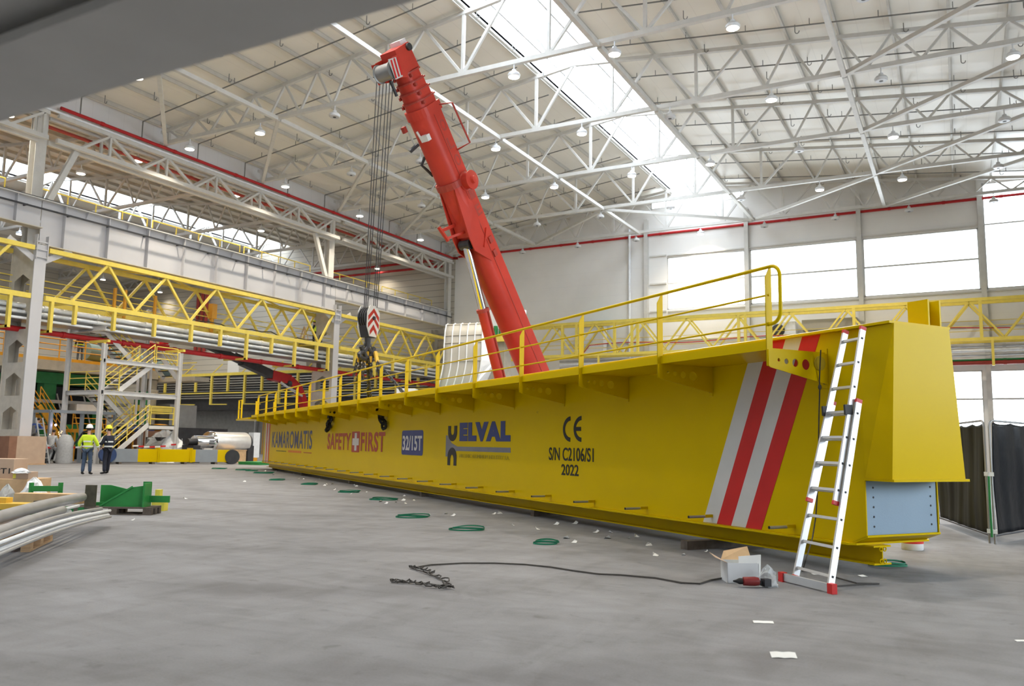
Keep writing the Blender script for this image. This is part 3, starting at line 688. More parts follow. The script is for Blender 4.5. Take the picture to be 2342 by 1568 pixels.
for dn in (-.03, .03):
    for z in (.155, .285):
        gobj(MB().path([(6.425, 7.825+dn+.022*math.cos(a*PI/6), z+.022*math.sin(a*PI/6)) for a in range(12)], .007, 5, closed=True), 'cope_ring', 'girder_yellow', bb)
gobj(MB().ibeam((6.23, 8.42, 2.76), (6.23, 8.42, 3.06), .26, .22, .025, .02, up=(0, 1, 0)), 'buffer_post', 'girder_yellow')
# walkway
gobj(MB().box(6.9, 40.6, 6.70, NW, 2.456, 2.476), 'walkway_floor', 'girder_yellow')
e = MB().box(6.9, 40.6, 6.69, 6.70, 2.456, 2.56); gobj(e, 'walkway_edge', 'girder_yellow')
NO = 6.65
def place(me, name, m, mtx, parent=None):
    o = link(name, me, parent or gr); me.materials.clear(); me.materials.append(MAT[m]); o.matrix_local = mtx; return o
def basis(x, y, z, t):
    return Matrix(((x[0], y[0], z[0], t[0]), (x[1], y[1], z[1], t[1]), (x[2], y[2], z[2], t[2]), (0, 0, 0, 1)))
bme = plate2d([(NO, 2.27), (NO+.03, 2.255), (NW-.01, 2.10), (NW-.01, 2.455), (NO, 2.455)], [(6.80, 2.345, .020), (6.915, 2.335, .032), (7.05, 2.325, .046), (7.215, 2.315, .062)], .012)
pme = plate2d([(NO-.012, 2.27), (NO+.075, 2.27), (NO+.075, 3.38), (NO+.05, 3.385), (NO-.012, 3.27)], [(NO+.03, 2.32, .008)], .014)
for k in range(17):
    s = 6.87+2.0*k
    bmx = basis((0, 1, 0), (0, 0, 1), (1, 0, 0), (-s, 0, 0)); b = place(bme, 'bracket', 'girder_yellow', bmx); bin_ = bmx.inverted()
    gobj(MB().box(s, s+.07, NW-.012, NW, 2.06, 2.52), 'bracket_cleat', 'girder_yellow', b).matrix_parent_inverse = bin_
    if k < 9:
        for z in (2.12, 2.18, 2.38, 2.45): gobj(MB().lathe((s+.045, NW-.012, z), (0, -1, 0), [(.014, 0), (.014, .012)], 6), 'bolt', 'dark_steel', b).matrix_parent_inverse = bin_
    place(pme, 'handrail_post', 'girder_yellow', basis((0, 1, 0), (0, 0, 1), (1, 0, 0), (-s-.013, 0, 0)))
NR = NO+.03
loop = [(38.95, NR, 3.39), (6.83, NR, 3.39)]+[(6.83-.13*math.sin(a*PI/10), NR, 3.26+.13*math.cos(a*PI/10)) for a in range(1, 6)]+[(6.70, NR, 2.87)]+[(6.83-.13*math.cos(a*PI/10), NR, 2.87-.13*math.sin(a*PI/10)) for a in range(1, 6)]+[(6.88, NR, 2.74)]
gobj(MB().path(loop, .021, 10), 'top_rail', 'girder_yellow', smooth=True)
for z in (3.07, 2.745): gobj(MB().tube((6.86, NR, z), (38.9, NR, z), .013, 8), 'mid_rail', 'girder_yellow', smooth=True)
gobj(MB().lathe((6.86, 7.42, 2.34), (-1, 0, 0), [(.085, 0), (.085, .012)], 24), 'cover_disc', 'decal_faint')
ep = gobj(MB().box(40.6, 44.3, 6.55, 8.9, 2.38, 2.46), 'end_platform', 'girder_yellow')
for s, n in ((43.9, 6.6), (43.0, 6.6), (44.2, 8.4), (44.2, 7.5)): gobj(MB().bar((s, n, 2.4), (s, n, 3.4), .07, .07), 'end_post', 'girder_yellow', ep)
for z in (2.95, 3.38): gobj(MB().tube((43.0, 6.6, z), (43.9, 6.6, z), .02, 6), 'end_rail', 'girder_yellow', ep)
for k in range(23):
    s = 7.45+1.475*k
    p = gobj(MB().tube((s, NW-.1, .44), (s, NW-.40, .44), .018, 10), 'peg', 'grey_pipe', smooth=True)
    gobj(MB().box(s-.02, s+.02, NW-.13, NW, .425, .465), 'peg_bracket', 'girder_yellow', p)
    gobj(MB().lathe((s, NW-.40, .44), (0, -1, 0), [(.0185, 0), (.0185, .004)], 8), 'end_cap', 'black_rubber', p)
# painted stripes and lettering
NP = NW-.004
def decal(poly, name, m, lift=0.0): return gobj(MB().prism([(s, NP-lift, z) for s, z in poly], (0, .0035, 0)), name, m)
sb = [9.11, 8.83, 8.55, 8.28, 8.0]
for k in range(4):
    decal([(sb[k], .35), (sb[k+1], .35), (sb[k+1]-.44*2.35, 2.70), (sb[k]-.44*2.35, 2.70)], 'stripe', 'stripe_red' if k % 2 else 'stripe_white')
    decal([(41.55-.28*k, .35), (41.27-.28*k, .35), (41.27-.28*k, 2.70), (41.55-.28*k, 2.70)], 'stripe', 'stripe_red' if k % 2 else 'stripe_white')
def letters(txt, name, m, sl, sr, z0, z1, off=0.0, spacing=1.0, lift=.005):
    return place(text_mesh(txt, off, .002, spacing), name, m, basis((sl-sr, 0, 0), (0, 0, z1-z0), (0, -1, 0), (-sl, NW-lift, z0)))
def rrect(s0, s1, z0, z1, r): return [(cs+r*math.cos(a), cz+r*math.sin(a)) for cs, cz, a0 in ((s1-r, z1-r, 0), (s0+r, z1-r, PI/2), (s0+r, z0+r, PI), (s1-r, z0+r, 1.5*PI)) for a in [a0+PI/8*i for i in range(5)]]
letters('KAMAROMATIS', 'company_lettering', 'decal_blue', 39.8, 31.94, 1.07, 1.80, .018, 1.08)
decal([(38.75, .95), (36.6, .95), (36.6, .915), (38.75, .915)], 'dash', 'decal_black'); decal([(33.3, .95), (31.95, .95), (31.95, .915), (33.3, .915)], 'dash', 'decal_red')
decal([(36.2, .99), (33.7, .99), (33.7, .90), (36.2, .90)], 'dash', 'decal_orange')
letters('SAFETY', 'safety_lettering', 'decal_red', 29.6, 26.62, 1.10, 1.67, .03, 1.12); letters('FIRST', 'safety_lettering', 'decal_red', 25.48, 23.06, 1.09, 1.68, .03, 1.12)
decal(rrect(25.6, 26.5, 1.05, 1.71, .06), 'cross_plaque', 'decal_red')
gobj(MB().prism([(26.05+a, NP-.002, 1.38+b) for a, b in ((.12, .11), (.12, .28), (-.12, .28), (-.12, .11), (-.36, .11), (-.36, -.11), (-.12, -.11), (-.12, -.28), (.12, -.28), (.12, -.11), (.36, -.11), (.36, .11))], (0, .003, 0)), 'cross', 'stripe_white')
decal(rrect(19.98, 21.61, 1.05, 1.70, .08), 'capacity_plaque', 'decal_blue'); letters('32/15T', 'capacity_lettering', 'stripe_white', 21.53, 20.05, 1.17, 1.56, .022, lift=.008)
letters('ELVAL', 'maker_lettering', 'decal_blue', 17.63, 15.02, 1.42, 1.845, .085, 1.22)
letters('HELLENIC ALUMINIUM INDUSTRY S.A.', 'small_lettering', 'decal_faint', 17.6, 15.05, 1.055, 1.135)
decal([(18.45, 1.56), (18.35, 1.56), (18.1, 1.38), (17.75, 1.30), (15.01, 1.30), (15.01, 1.20), (17.75, 1.20), (18.1, 1.15), (18.35, 1.06), (18.45, 1.06)], 'emblem_bar', 'decal_grey')
def roll(sgn, zt, zb):   # the two dark roll shapes of the emblem
    c, w, h = 18.05, .27, abs(zt-zb)
    out = [(c+w*math.cos(a), zt-sgn*h*(.45+.55*math.sin(a))) for a in [PI*i/12 for i in range(13)]]
    inn = [(c+.1*math.cos(a), zt-sgn*h*(.30+.30*math.sin(a))) for a in [PI-PI*i/8 for i in range(9)]]
    decal([(c+w, zt)]+out+[(c-w, zt), (c-.1, zt)]+inn+[(c+.1, zt)], 'emblem_roll', 'decal_black', .003)
roll(1, 1.78, 1.42); roll(-1, .86, 1.275)
def arc(sc_, z, rs, rz, th, a0, a1, n=18):
    aa = [math.radians(a0+(a1-a0)*i/n) for i in range(n+1)]
    return [(sc_-rs*math.cos(a), z+rz*math.sin(a)) for a in aa]+[(sc_-(rs-th)*math.cos(a), z+(rz-th)*math.sin(a)) for a in aa[::-1]]
decal(arc(12.66, 1.65, .27, .225, .075, 92, 268), 'conformity_mark', 'decal_black'); decal(arc(12.29, 1.65, .27, .225, .075, 92, 268), 'conformity_mark', 'decal_black')
decal([(12.50, 1.685), (12.31, 1.685), (12.31, 1.615), (12.50, 1.615)], 'conformity_mark', 'decal_black')
letters('S/N C2106/S1', 'serial_lettering', 'decal_black', 13.43, 11.9, 1.09, 1.325, .012); letters('2022', 'serial_lettering', 'decal_black', 12.97, 12.38, .835, 1.03, .014)
decal(arc(13.9, 1.98, .03, .02, .004, 0, 350), 'lug', 'decal_faint')

# wooden block, rope at the web, lifting shackles
def gbox(mb): mb.v = [tuple(gp(*p)) for p in mb.v]; mb.f = [f[::-1] for f in mb.f]; return mb
tag(obj(gbox(MB().box(9.0, 9.14, 7.2, 8.6, 0, .114)), 'wooden_block', 'old_wood'), 'dark wooden block under the bottom edge of the yellow girder', 'block')
for k, s in enumerate((14.2, 20.3, 27, 34, 40)): tag(obj(gbox(MB().box(s, s+.14, 7.68, 8.6, 0, .114)), 'wooden_block', 'old_wood'), 'packing timber under the girder, %s along from the ladder end' % ORD[k+1], 'block', 'packing timbers hidden under the girder')
pts = [at(1877, 800, n=(GN, 7.35)), at(1874, 870, n=(GN, 7.4)), at(1875, 885, n=(GN, 7.4)), at(1873, 950, n=(GN, 7.42)), at(1871, 1100, n=(GN, 7.42)), at(1866, 1180, n=(GN, 7.42)), at(1858, 1230, n=(GN, 7.2)), at(1843, 1280, n=(GN, 6.9)), at(1835, 1305, z=.012)]
t = thing('rope', 'thin grey rope hanging down the girder behind the ladder', 'rope', pts[1]); obj(MB().path(pts, .008, 5), 'cord', 'cable_black', t); obj(MB().ball(pts[2], .02, .02, .035), 'knot', 'cable_black', t)

def chain(a, b, link_len=.11, r=.016, w=.035, sag=0.0):
    a, b = V(a), V(b); L = (b-a).length; nl = max(2, int(L/(link_len*.72))); d = (b-a)/nl; mb = MB(); dn = d.normalized()
    u = dn.cross(V((0, 1, .2))).normalized(); v = dn.cross(u)
    for i in range(nl):
        c = a+d*(i+.5)+V((0, 0, -sag*4*(i+.5)/nl*(1-(i+.5)/nl))); p, q = (u, v) if i % 2 else (v, u)
        mb.path([c+dn*(math.sin(k*PI/4)*link_len*.5)+p*(math.cos(k*PI/4)*w) for k in range(8)], r, 4, closed=True)
    return mb
for (u0, v0, u1, v1), lb in (((757, 945, 749, 984), 'dark chain end hanging on the girder web above the word SAFETY'), ((866, 938, 880, 978), 'dark chain end hanging on the girder web above the word FIRST')):
    A, B = at(u0, v0, n=(GN, 7.40)), at(u1, v1, n=(GN, 7.45))
    t = thing('lifting_chain_end', lb, 'chain', A); obj(chain(A, B, .22, .05, .09), 'links', 'black_rubber', t); obj(MB().tube(A, A+GN*.25, .06, 8), 'pin', 'dark_steel', t)

# ================================================================== ladder
BL, BR = at(1817, 1318, z=.05), at(1887, 1338, z=.05); TL, TR = at(1930, 762, n=(GN, 7.43)), at(1984, 751, n=(GN, 7.43))
lad = thing('extension_ladder', 'two-part aluminium extension ladder leaning on the yellow girder', 'ladder', (BL+BR)/2)
wv = (BR-BL).normalized(); D_ = ((TL+TR)/2-(BL+BR)/2); Ln = D_.length; D_ = D_.normalized(); nf = wv.cross(D_).normalized()
if nf.dot(EYEP-BL) < 0: nf = -nf
def lpt(f, side, inset, fw): return (BL+BR)/2+D_*(Ln*f)+wv*side*((BR-BL).length/2*(1-f)+(TR-TL).length/2*f-inset)+nf*fw
SP = .283
for nm, f0, f1, ins, fw in (('lower_section', 0.0, .70, -.035, -.035), ('upper_section', .295, 1.0, .005, .02)):
    first = None
    for s in (-1, 1):
        r = obj(MB().bar(lpt(f0, s, ins, fw), lpt(f1, s, ins, fw), .028, .065, nf), 'side_rail', 'aluminium', lad); first = r
        for f in (f0, f1): c = lpt(f, s, ins, fw); obj(MB().bar(c-D_*.02, c+D_*.02, .032, .069, nf), 'rail_cap', 'tub_red', r)
        k = .10
        while k < Ln*f1-.05:
            if k > Ln*f0+.05: c = lpt(k/Ln, s, ins, fw); obj(MB().bar(c+wv*.0*s, c+wv*.018*s, .022, .022, D_), 'rung_plug', 'charcoal', r)
            k += SP
    k = .10
    while k < Ln*f1-.05:
        if k > Ln*f0+.05: obj(MB().bar(lpt(k/Ln, -1, ins, fw), lpt(k/Ln, 1, ins, fw), .028, .028, D_), 'rung', 'aluminium', lad)
        k += SP
for s in (-1, 1): c = lpt(.655, s, .0, .03); obj(MB().bar(c-D_*.05, c+D_*.05+nf*.03, .03, .09, nf), 'hook', 'charcoal', lad)
c0, c1 = at(1790, 1318, z=.05), at(1903, 1345, z=.05); bd = (c1-c0).normalized()
obj(MB().bar(c0, c1, .03, .075, (0, 0, 1)), 'stabiliser_bar', 'aluminium', lad)
for c in (c0, c1): obj(MB().bar(c-bd*.035+V((0, 0, -.002)), c+bd*.035+V((0, 0, -.002)), .06, .095, (0, 0, 1)), 'rubber_foot', 'tub_red', lad)

# ================================================================== telescopic crane boom
P0, P1 = at(1217, 850, d=31.5), at(915, 140, d=26.6); BD = (P1-P0).normalized(); ex = BD.cross(V((0, 0, 1))); ex = ex.normalized()
if ex.x < 0: ex = -ex
ey = BD.cross(ex).normalized(); PIV = P0-BD*3.0
bm = link('mobile_crane', None); bm.matrix_world = Matrix(((ex.x, ey.x, BD.x, PIV.x), (ex.y, ey.y, BD.y, PIV.y), (ex.z, ey.z, BD.z, PIV.z), (0, 0, 0, 1)))
tag(bm, 'tall red telescopic crane boom leaning up behind the yellow girder', 'crane'); BI = bm.matrix_world.inverted()
def bobj(mb, name, m='boom_red', parent=None, **kw): return obj(mb, name, m, parent or bm, world=False, **kw)
def bl(p): return BI @ V(p)
def ring(t, w, h, lift=0.0):
    r = [(-w/2, h/2-.06), (-w/2+.06, h/2), (w/2-.06, h/2), (w/2, h/2-.06), (w/2, -h*.12)]
    return [(x, y+lift, t) for x, y in r+[(w/2*math.cos(a), -h*.12-h*.38*math.sin(a)) for a in [PI*i/12 for i in range(1, 12)]]+[(-w/2, -h*.12)]]
W_, H_ = .90, 1.02
bs = bobj(MB().loft([ring(-.6, W_, H_), ring(13.5, W_, H_)]), 'base_section', smooth=True)
bobj(MB().bar((W_/2+.004, H_*.0, .5), (W_/2+.004, H_*.0, 13.2), .02, .03), 'side_seam', 'dark_red', bs)
bobj(MB().loft([ring(10.72, W_+.10, H_+.08, -.03), ring(10.95, W_+.10, H_+.08, -.03)]), 'belt_ring', 'dark_red')
bobj(MB().loft([ring(13.25, W_+.09, H_+.09), ring(13.55, W_+.09, H_+.09)]), 'collar', 'boom_red')
for k in range(4):
    t0 = 13.55+.3*k; w, h = W_-.06*(k+1), H_-.06*(k+1)
    c = bobj(MB().loft([ring(t0, w, h), ring(t0+.3, w, h)]), 'section_head', smooth=True)
    bobj(MB().loft([ring(t0+.22, w+.09, h+.08), ring(t0+.27, w+.09, h+.08)]), 'section_flange', 'dark_red', c)
    for s in (-1, 1): bobj(MB().box(s*(w/2+.04)-.035, s*(w/2+.04)+.035, -h*.3, -h*.2, t0+.1, t0+.2), 'slide_pad', 'dark_red', c)
hd = bobj(MB().loft([[(-.33, -.45, 14.7), (.33, -.45, 14.7), (.33, .40, 14.7), (-.33, .40, 14.7)], [(-.33, -.42, 15.5), (.33, -.42, 15.5), (.33, .36, 15.55), (-.33, .36, 15.55)]]), 'boom_head')
for s in (-1, 1): bobj(MB().prism([(s*.34, -.95, 14.75), (s*.34, -.35, 14.6), (s*.34, -.3, 15.35), (s*.34, -.75, 15.35)], (s*.03, 0, 0)), 'head_cheek', 'boom_red', hd)
bobj(MB().box(-.22, .22, .1, .42, 15.5, 15.68), 'beacon_box', 'plastic_white', hd); bobj(MB().lathe((.33, .25, 15.4), (1, 0, 0), [(.12, 0), (.12, .08)], 14), 'end_sheave', 'dark_steel', hd)
sh = bobj(MB().lathe((-.32, -.82, 15.0), (1, 0, 0), [(.30, 0), (.30, .02), (.25, .04), (.26, .1), (.25, .16), (.26, .22), (.25, .28), (.26, .34), (.25, .40), (.26, .5), (.25, .58), (.30, .62), (.30, .64)], 24), 'rope_sheave', 'wire_grey', smooth=True)
for s in (-1, 1): bobj(MB().prism([(s*.36+.0, -1.0, 14.72), (s*.36, -.62, 14.7), (s*.36, -.5, 15.3), (s*.36, -.95, 15.35)], (s*.02, 0, 0)), 'sheave_cheek', 'boom_red' if s < 0 else 'stripe_white', sh)
for k in range(3): bobj(MB().prism([(.385, -1.0+.16*k, 14.75), (.385, -.92+.16*k, 14.75), (.385, -.80+.16*k, 15.3), (.385, -.88+.16*k, 15.3)], (.004, 0, 0)), 'warning_stripe', 'stripe_red', sh)
bobj(MB().tube((-.1, -.7, 14.7), (-.1, -.72, 14.2), .05, 8), 'limit_weight', 'dark_steel')
# cylinder, its fork, and fittings along the boom
npl = (ex, ex.dot(P0))
ct, cm, cb_ = bl(at(1066, 560, n=npl)), bl(at(1105, 712, n=npl)), bl(at(1160, 930, n=npl))
cy = bobj(MB().tube(cb_, cm, .20, 20), 'cylinder_barrel', 'boom_red', smooth=True); bobj(MB().tube(cm-(cm-cb_).normalized()*.02, cm+(cm-cb_).normalized()*.1, .23, 20), 'gland', 'dark_red', cy)
bobj(MB().tube(cm, ct, .145, 20), 'piston_rod', 'chrome', smooth=True); bobj(MB().tube(ct-V((.22, 0, 0)), ct+V((.22, 0, 0)), .17, 16), 'rod_eye', 'dark_steel')
bobj(MB().tube(cb_+V((.24, 0, 0)), cm+V((.24, 0, 0)), .03, 6), 'oil_line', 'dark_red', cy)
tz = ct.z
for s in (-1, 1): bobj(MB().prism([(s*.30, -.35, tz+2.3), (s*.34, ct.y-.12, tz+.3), (s*.34, ct.y-.12, tz-.2), (s*.42, -.2, tz-.9), (s*.45, .05, tz+1.2)], (s*.04, 0, 0)), 'fork_plate')
bobj(MB().loft([[(-.28, -.40, tz+1.9), (.28, -.40, tz+1.9), (.3, -.3, tz+1.9), (-.3, -.3, tz+1.9)], [(-.3, ct.y+.05, tz+.25), (.3, ct.y+.05, tz+.25), (.32, -.3, tz+.2), (-.32, -.3, tz+.2)]]), 'fork_hull')
bobj(MB().bar((W_/2+.03, -.3, tz-.3), (W_/2+.03, .2, tz+.2), .06, .05), 'fork_rib', 'boom_red')
for k, (y, z) in enumerate(((.18, tz-.25), (.12, tz-.75))): bobj(MB().box(W_/2, W_/2+.05, y-.09, y+.09, z-.12, z+.12), 'latch', 'dark_red')
q = bobj(MB().bar((-.2, -H_/2, tz+.75), (-.25, -H_/2-.75, tz+.9), .09, .1), 'hose_arm', 'boom_red'); bobj(MB().bar((.1, -H_/2, tz+.45), (-.1, -H_/2-.75, tz+.6), .07, .08), 'hose_arm', 'boom_red')
bobj(MB().bar((-.25, -H_/2-.75, tz+1.05), (-.1, -H_/2-.75, tz+.5), .08, .1), 'hose_arm', 'boom_red')
rl = bobj(MB().lathe((W_/2-.02, .15, 10.75), (1, 0, 0), [(.33, 0), (.33, .06), (.28, .08), (.28, .28), (.33, .30), (.33, .34), (.14, .36), (.12, .46), (.03, .48)], 22), 'hose_reel', 'boom_red', smooth=True)
bobj(MB().path([(W_/2, .4, 13.4), (W_/2+.45, .55, 13.3), (W_/2+.55, .5, 11.9), (W_/2+.02, .40, 11.8)], .035, 8), 'guard_bar', 'dark_red')
bobj(MB().box(.05, .35, -H_/2-.16, -H_/2+.02, 12.55, 12.75), 'work_lamp', 'plastic_white'); bobj(MB().bar((-.1, -H_/2, 12.9), (.05, -H_/2-.1, 12.6), .06, .08), 'lamp_arm', 'stripe_white')
bobj(MB().tube((-.3, -H_/2+.05, 12.5), (-.5, -H_/2-.25, 12.4), .07, 10), 'camera_arm', 'dark_steel'); bobj(MB().box(-.52, -.40, -H_/2-.2, -H_/2-.05, 13.0, 13.2), 'marker_plate', 'dark_red')
bobj(MB().path([(-.38, -.32, 12.0), (-.5, -.5, 11.8), (-.45, -.42, 11.6), (-.40, -.30, 11.3)], .05, 6), 'hose_clip', 'charcoal')
for k, ch in enumerate('OLOHIE'):
    me = text_mesh(ch, .02, .002); o = link('boom_lettering', me, bm); me.materials.append(MAT['dark_red'])
    o.matrix_local = basis((0, .30, 0), (0, 0, .40), (1, 0, 0), (W_/2+.003, .08, 12.55-.62*k))
# low carrier hidden behind the girder
cz = MB(); b0 = V((PIV.x, PIV.y, 0)); fy = V((BD.x, BD.y, 0)).normalized()
def cbox(f0, f1, s0, s1, z0, z1):
    sd = V((fy.y, -fy.x, 0)); mb = MB().box(f0, f1, s0, s1, z0, z1); mb.v = [tuple(bl(b0+fy*a+sd*b+V((0, 0, c)))) for a, b, c in mb.v]; return mb
bobj(cbox(-4.5, 5.5, -1.2, 1.2, .75, 1.3), 'carrier', 'boom_red'); bobj(cbox(-3.2, 2.0, -1.15, 1.15, 1.3, 2.0), 'turntable', 'dark_steel'); bobj(cbox(-1.0, .8, -.62, -.5, 1.6, 3.0), 'boom_foot', 'boom_red'); bobj(cbox(-1.0, .8, .5, .62, 1.6, 3.0), 'boom_foot', 'boom_red')
for f in (-3.6, -2.1, 2.6, 4.4):
    for s in (-1, 1):
        sd = V((fy.y, -fy.x, 0)); a = b0+fy*f+sd*s*1.25+V((0, 0, .62)); bobj(MB().tube(bl(a-sd*s*.4), bl(a), .62, 24), 'wheel', 'black_rubber')

# hoist ropes, hook block and chain slings
HB = at(846, 735, d=26.6); vw = V((HB.x, HB.y, 0)).normalized(); rt = V((vw.y, -vw.x, 0)); th = math.radians(50)
mN = -vw*math.cos(th)+rt*math.sin(th); mW = rt*math.cos(th)+vw*math.sin(th)           # plate normal, plate width direction
for k in range(6):
    top = at(862+7.5*k, 180, d=26.45+.04*k); off = -.30+.07*k+(.04 if k > 2 else 0)
    bot = HB+mN*(off+.1)+mW*(-.12 if k < 3 else .16)*.6+V((0, 0, .45))
    tag(obj(MB().tube(bot, top, .014, 5), 'hoist_rope', 'dark_steel'), 'thin steel hoist rope from the boom head to the hook block, %s from the left' % ORD[k], 'hoist rope', 'hoist ropes of the crane')
hb = thing('hook_block', 'hook block with red and white chevron side plate hanging from the hoist ropes', 'hook block', HB)
def hp(a, b, c): return HB+mN*a+mW*b+V((0, 0, c))
prof = [(-.18, .5), (.14, .5), (.30, .28), (.30, -.2), (.16, -.5), (-.16, -.5), (-.30, -.2), (-.30, .28)]
for a, m_ in ((.12, 'stripe_white'), (-.26, 'stripe_white')):
    pl = obj(MB().prism([hp(a, b, c) for b, c in prof], mN*.03), 'side_plate', m_, hb)
    if a > 0:
        for c in (.22, -.02, -.26):
            h = .15 if c > -.2 else .10
            for s in (-1, 1): obj(MB().prism([hp(a+.031, s*.0, c+.2), hp(a+.031, s*.0, c+.06), hp(a+.031, s*.26, c-.22), hp(a+.031, s*.27, c-.07)] if c > -.2 else [hp(a+.031, 0, c+.16), hp(a+.031, 0, c-.02), hp(a+.031, s*.17, c-.2), hp(a+.031, s*.17, c-.06)], mN*.004), 'chevron', 'decal_red', pl)
        obj(MB().tube(hp(.15, 0, .1), hp(.19, 0, .1), .06, 12), 'axle_nut', 'dark_steel', pl)
for k in range(4): obj(MB().tube(hp(-.22+.085*k, 0, .1), hp(-.17+.085*k, 0, .1), .36, 20), 'sheave', 'dark_steel', hb)
obj(MB().prism([hp(-.235, b, c) for b, c in ((-.26, -.15), (.26, -.15), (.15, -.52), (-.15, -.52))], mN*.34), 'block_body', 'charcoal', hb)
hk = obj(MB().tube(hp(-.06, 0, -.5), hp(-.06, 0, -.85), .10, 12), 'hook_shank', 'dark_steel', hb)
for s in (-1, 1):
    obj(MB().path([hp(-.06, 0, -.8)]+[hp(-.06+0*s, s*(.17+.2*math.sin(a)), -1.0-.22*(1-math.cos(a))*.5-.0) for a in [PI*i/8*1.25 for i in range(9)]]+[hp(-.06, s*.33, -.82)], .075, 8), 'hook_horn', 'dark_steel', hb)
    obj(MB().path([hp(-.06, s*.02, -.55), hp(-.06, s*.30, -.95)], .02, 6), 'latch_bar', 'dark_steel', hb)
LP = hp(-.06, 0, -1.22)
for (u, v, n, sg), lb in (((848, 912, 8.2, 0), 'thick chain sling hanging straight from the hook to the girder'), ((922, 897, 8.2, 0), 'chain sling running down to the right from the hook to the girder'), ((812, 872, 8.0, .3), 'loose chain gathered at the left of the hook')):
    B = at(u, v, n=(GN, n)); A = LP+(rt*.25 if u > 900 else rt*-.2 if u < 830 else rt*0)
    t = thing('chain_sling', lb, 'chain sling', A); obj(chain(A, B, .17, .026, .052, sg), 'links', 'dark_steel', t)
    obj(MB().bar(A+V((0, 0, .25)), A+(B-A).normalized()*.22, .10, .09), 'shortening_clutch', 'ochre', t)
    if u == 848: obj(chain(A+rt*.06, B+GD*.25, .17, .026, .052, .1), 'links', 'dark_steel', t)
for k, (du, dv) in enumerate(((-28, 60), (14, 70), (40, 90), (58, 66))):
    A = LP+rt*(-.3+.2*k); B = A+V((0, 0, -.55-.1*(k % 2)))+rt*(-.1+.08*k)
    t = thing('chain_loop', 'orange tagged chain tail below the hook, %s from the left' % ORD[k], 'chain', A, group='chain tails below the hook'); obj(chain(A, B, .15, .022, .045), 'links', 'dark_steel', t); obj(MB().bar(A+V((0, 0, .1)), A-V((0, 0, .10)), .09, .06), 'tag', 'ochre', t)
# ================================================================== stair tower and machines in the left hall
SX0, SX1, SY0, SY1 = -44.3, -41.2, 29.1, 34.15
st = thing('stair_tower', 'white steel stair tower with yellow railings under the pipe bridge', 'stair tower', (SX1, SY0, 0))
for x in (SX0, SX1):
    for y in (SY0, SY1): obj(MB().ibeam((x, y, 0), (x, y, 6.55 if x == SX1 else 9.4), .22, .22, .02, .015), 'post', 'stair_white', st)
for x in (SX0, SX1):
    for z in (3.88, 5.62 if x == SX1 else 7.4): obj(MB().ibeam((x, SY0, z), (x, SY1, z), .16, .24, .02, .015), 'beam', 'stair_white', st)
for y in (SY0, SY1):
    for z in (3.88, 2.05 if y == SY1 else 7.4): obj(MB().ibeam((SX0, y, z), (SX1, y, z), .16, .24, .02, .015), 'beam', 'stair_white', st)
def yr(pts, m='truss_yellow', h=1.05, parent=None):
    for f in (1, .66, .33): obj(MB().path([V(p)+V((0, 0, h*f)) for p in pts], .028, 6), 'rail', m, parent or st)
    for p in pts: obj(MB().tube(p, V(p)+V((0, 0, h)), .028, 6), 'rail_post', m, parent or st)
def flight(x0, x1, y0, z0, y1, z1, rails=(0, 1)):
    for x in (x0, x1): obj(MB().bar((x, y0, z0), (x, y1, z1), .06, .26), 'stringer', 'stair_white', st)
    n_ = max(3, int(abs(z1-z0)/.21))
    for k in range(n_):
        f = (k+.5)/n_; y = y0+(y1-y0)*f; z = z0+(z1-z0)*f; obj(MB().box(x0, x1, y-.13, y+.13, z+.02, z+.06), 'tread', 'tread_dark', st)
    for k in rails: x = (x0, x1)[k]; yr([(x, y0+(y1-y0)*f, z0+.1+(z1-z0)*f) for f in (0, .5, 1)])
def landing(x0, x1, y0, y1, z):
    obj(MB().box(x0, x1, y0, y1, z-.05, z), 'landing', 'deck_beige', st); obj(MB().box(x1-.05, x1, y0, y1, z-.24, z), 'fascia', 'stair_white', st)
XM = (SX0+SX1)/2
flight(XM+.15, SX1-.08, 29.6, 0, 32.3, 2.2); landing(SX0+.1, SX1, 32.3, SY1, 2.2); yr([(SX1-.05, 32.4, 2.2), (SX1-.05, 34, 2.2)]); yr([(SX1-.1, 34.0, 2.2), (SX0+.1, 34, 2.2)])
flight(SX0+.08, XM-.15, 32.3, 2.2, 30.2, 4.0); landing(SX0+.1, SX1, SY0, 30.2, 4.0); yr([(SX1-.05, 29.2, 4), (SX1-.05, 30.2, 4)]); yr([(SX1-.1, 29.2, 4), (SX0+.1, 29.2, 4)])
flight(XM+.15, SX1-.08, 30.2, 4.0, 32.4, 5.72); landing(SX0+.1, SX1, 32.4, SY1, 5.72); yr([(SX1-.05, 32.5, 5.72), (SX1-.05, 34, 5.72)])
flight(SX0+.08, XM-.15, 32.4, 5.72, 30.2, 7.5); landing(SX0+.1, XM, SY0, 30.2, 7.5)
for y in (SY0, SY1):
    obj(MB().bar((XL-.6, y+.1, 6.7), (XL+1.0, y+.1, 6.7), .16, .14), 'pipe_bracket', 'truss_yellow', st); obj(MB().bar((XL+.75, y-.1, 5.6), (XL+.1, y+.5, 6.65), .12, .12), 'bracket_strut', 'truss_yellow', st)

def boxthing(name, label, cat, parts, group=None, m0=None):
    lo = parts[0][1]; t = thing(name, label, cat, ((lo[0]+lo[1])/2, (lo[2]+lo[3])/2, min(p[1][4] for p in parts)), group=group)
    for nm, b, m in parts: obj(MB().box(*b), nm, m, t)
    return t
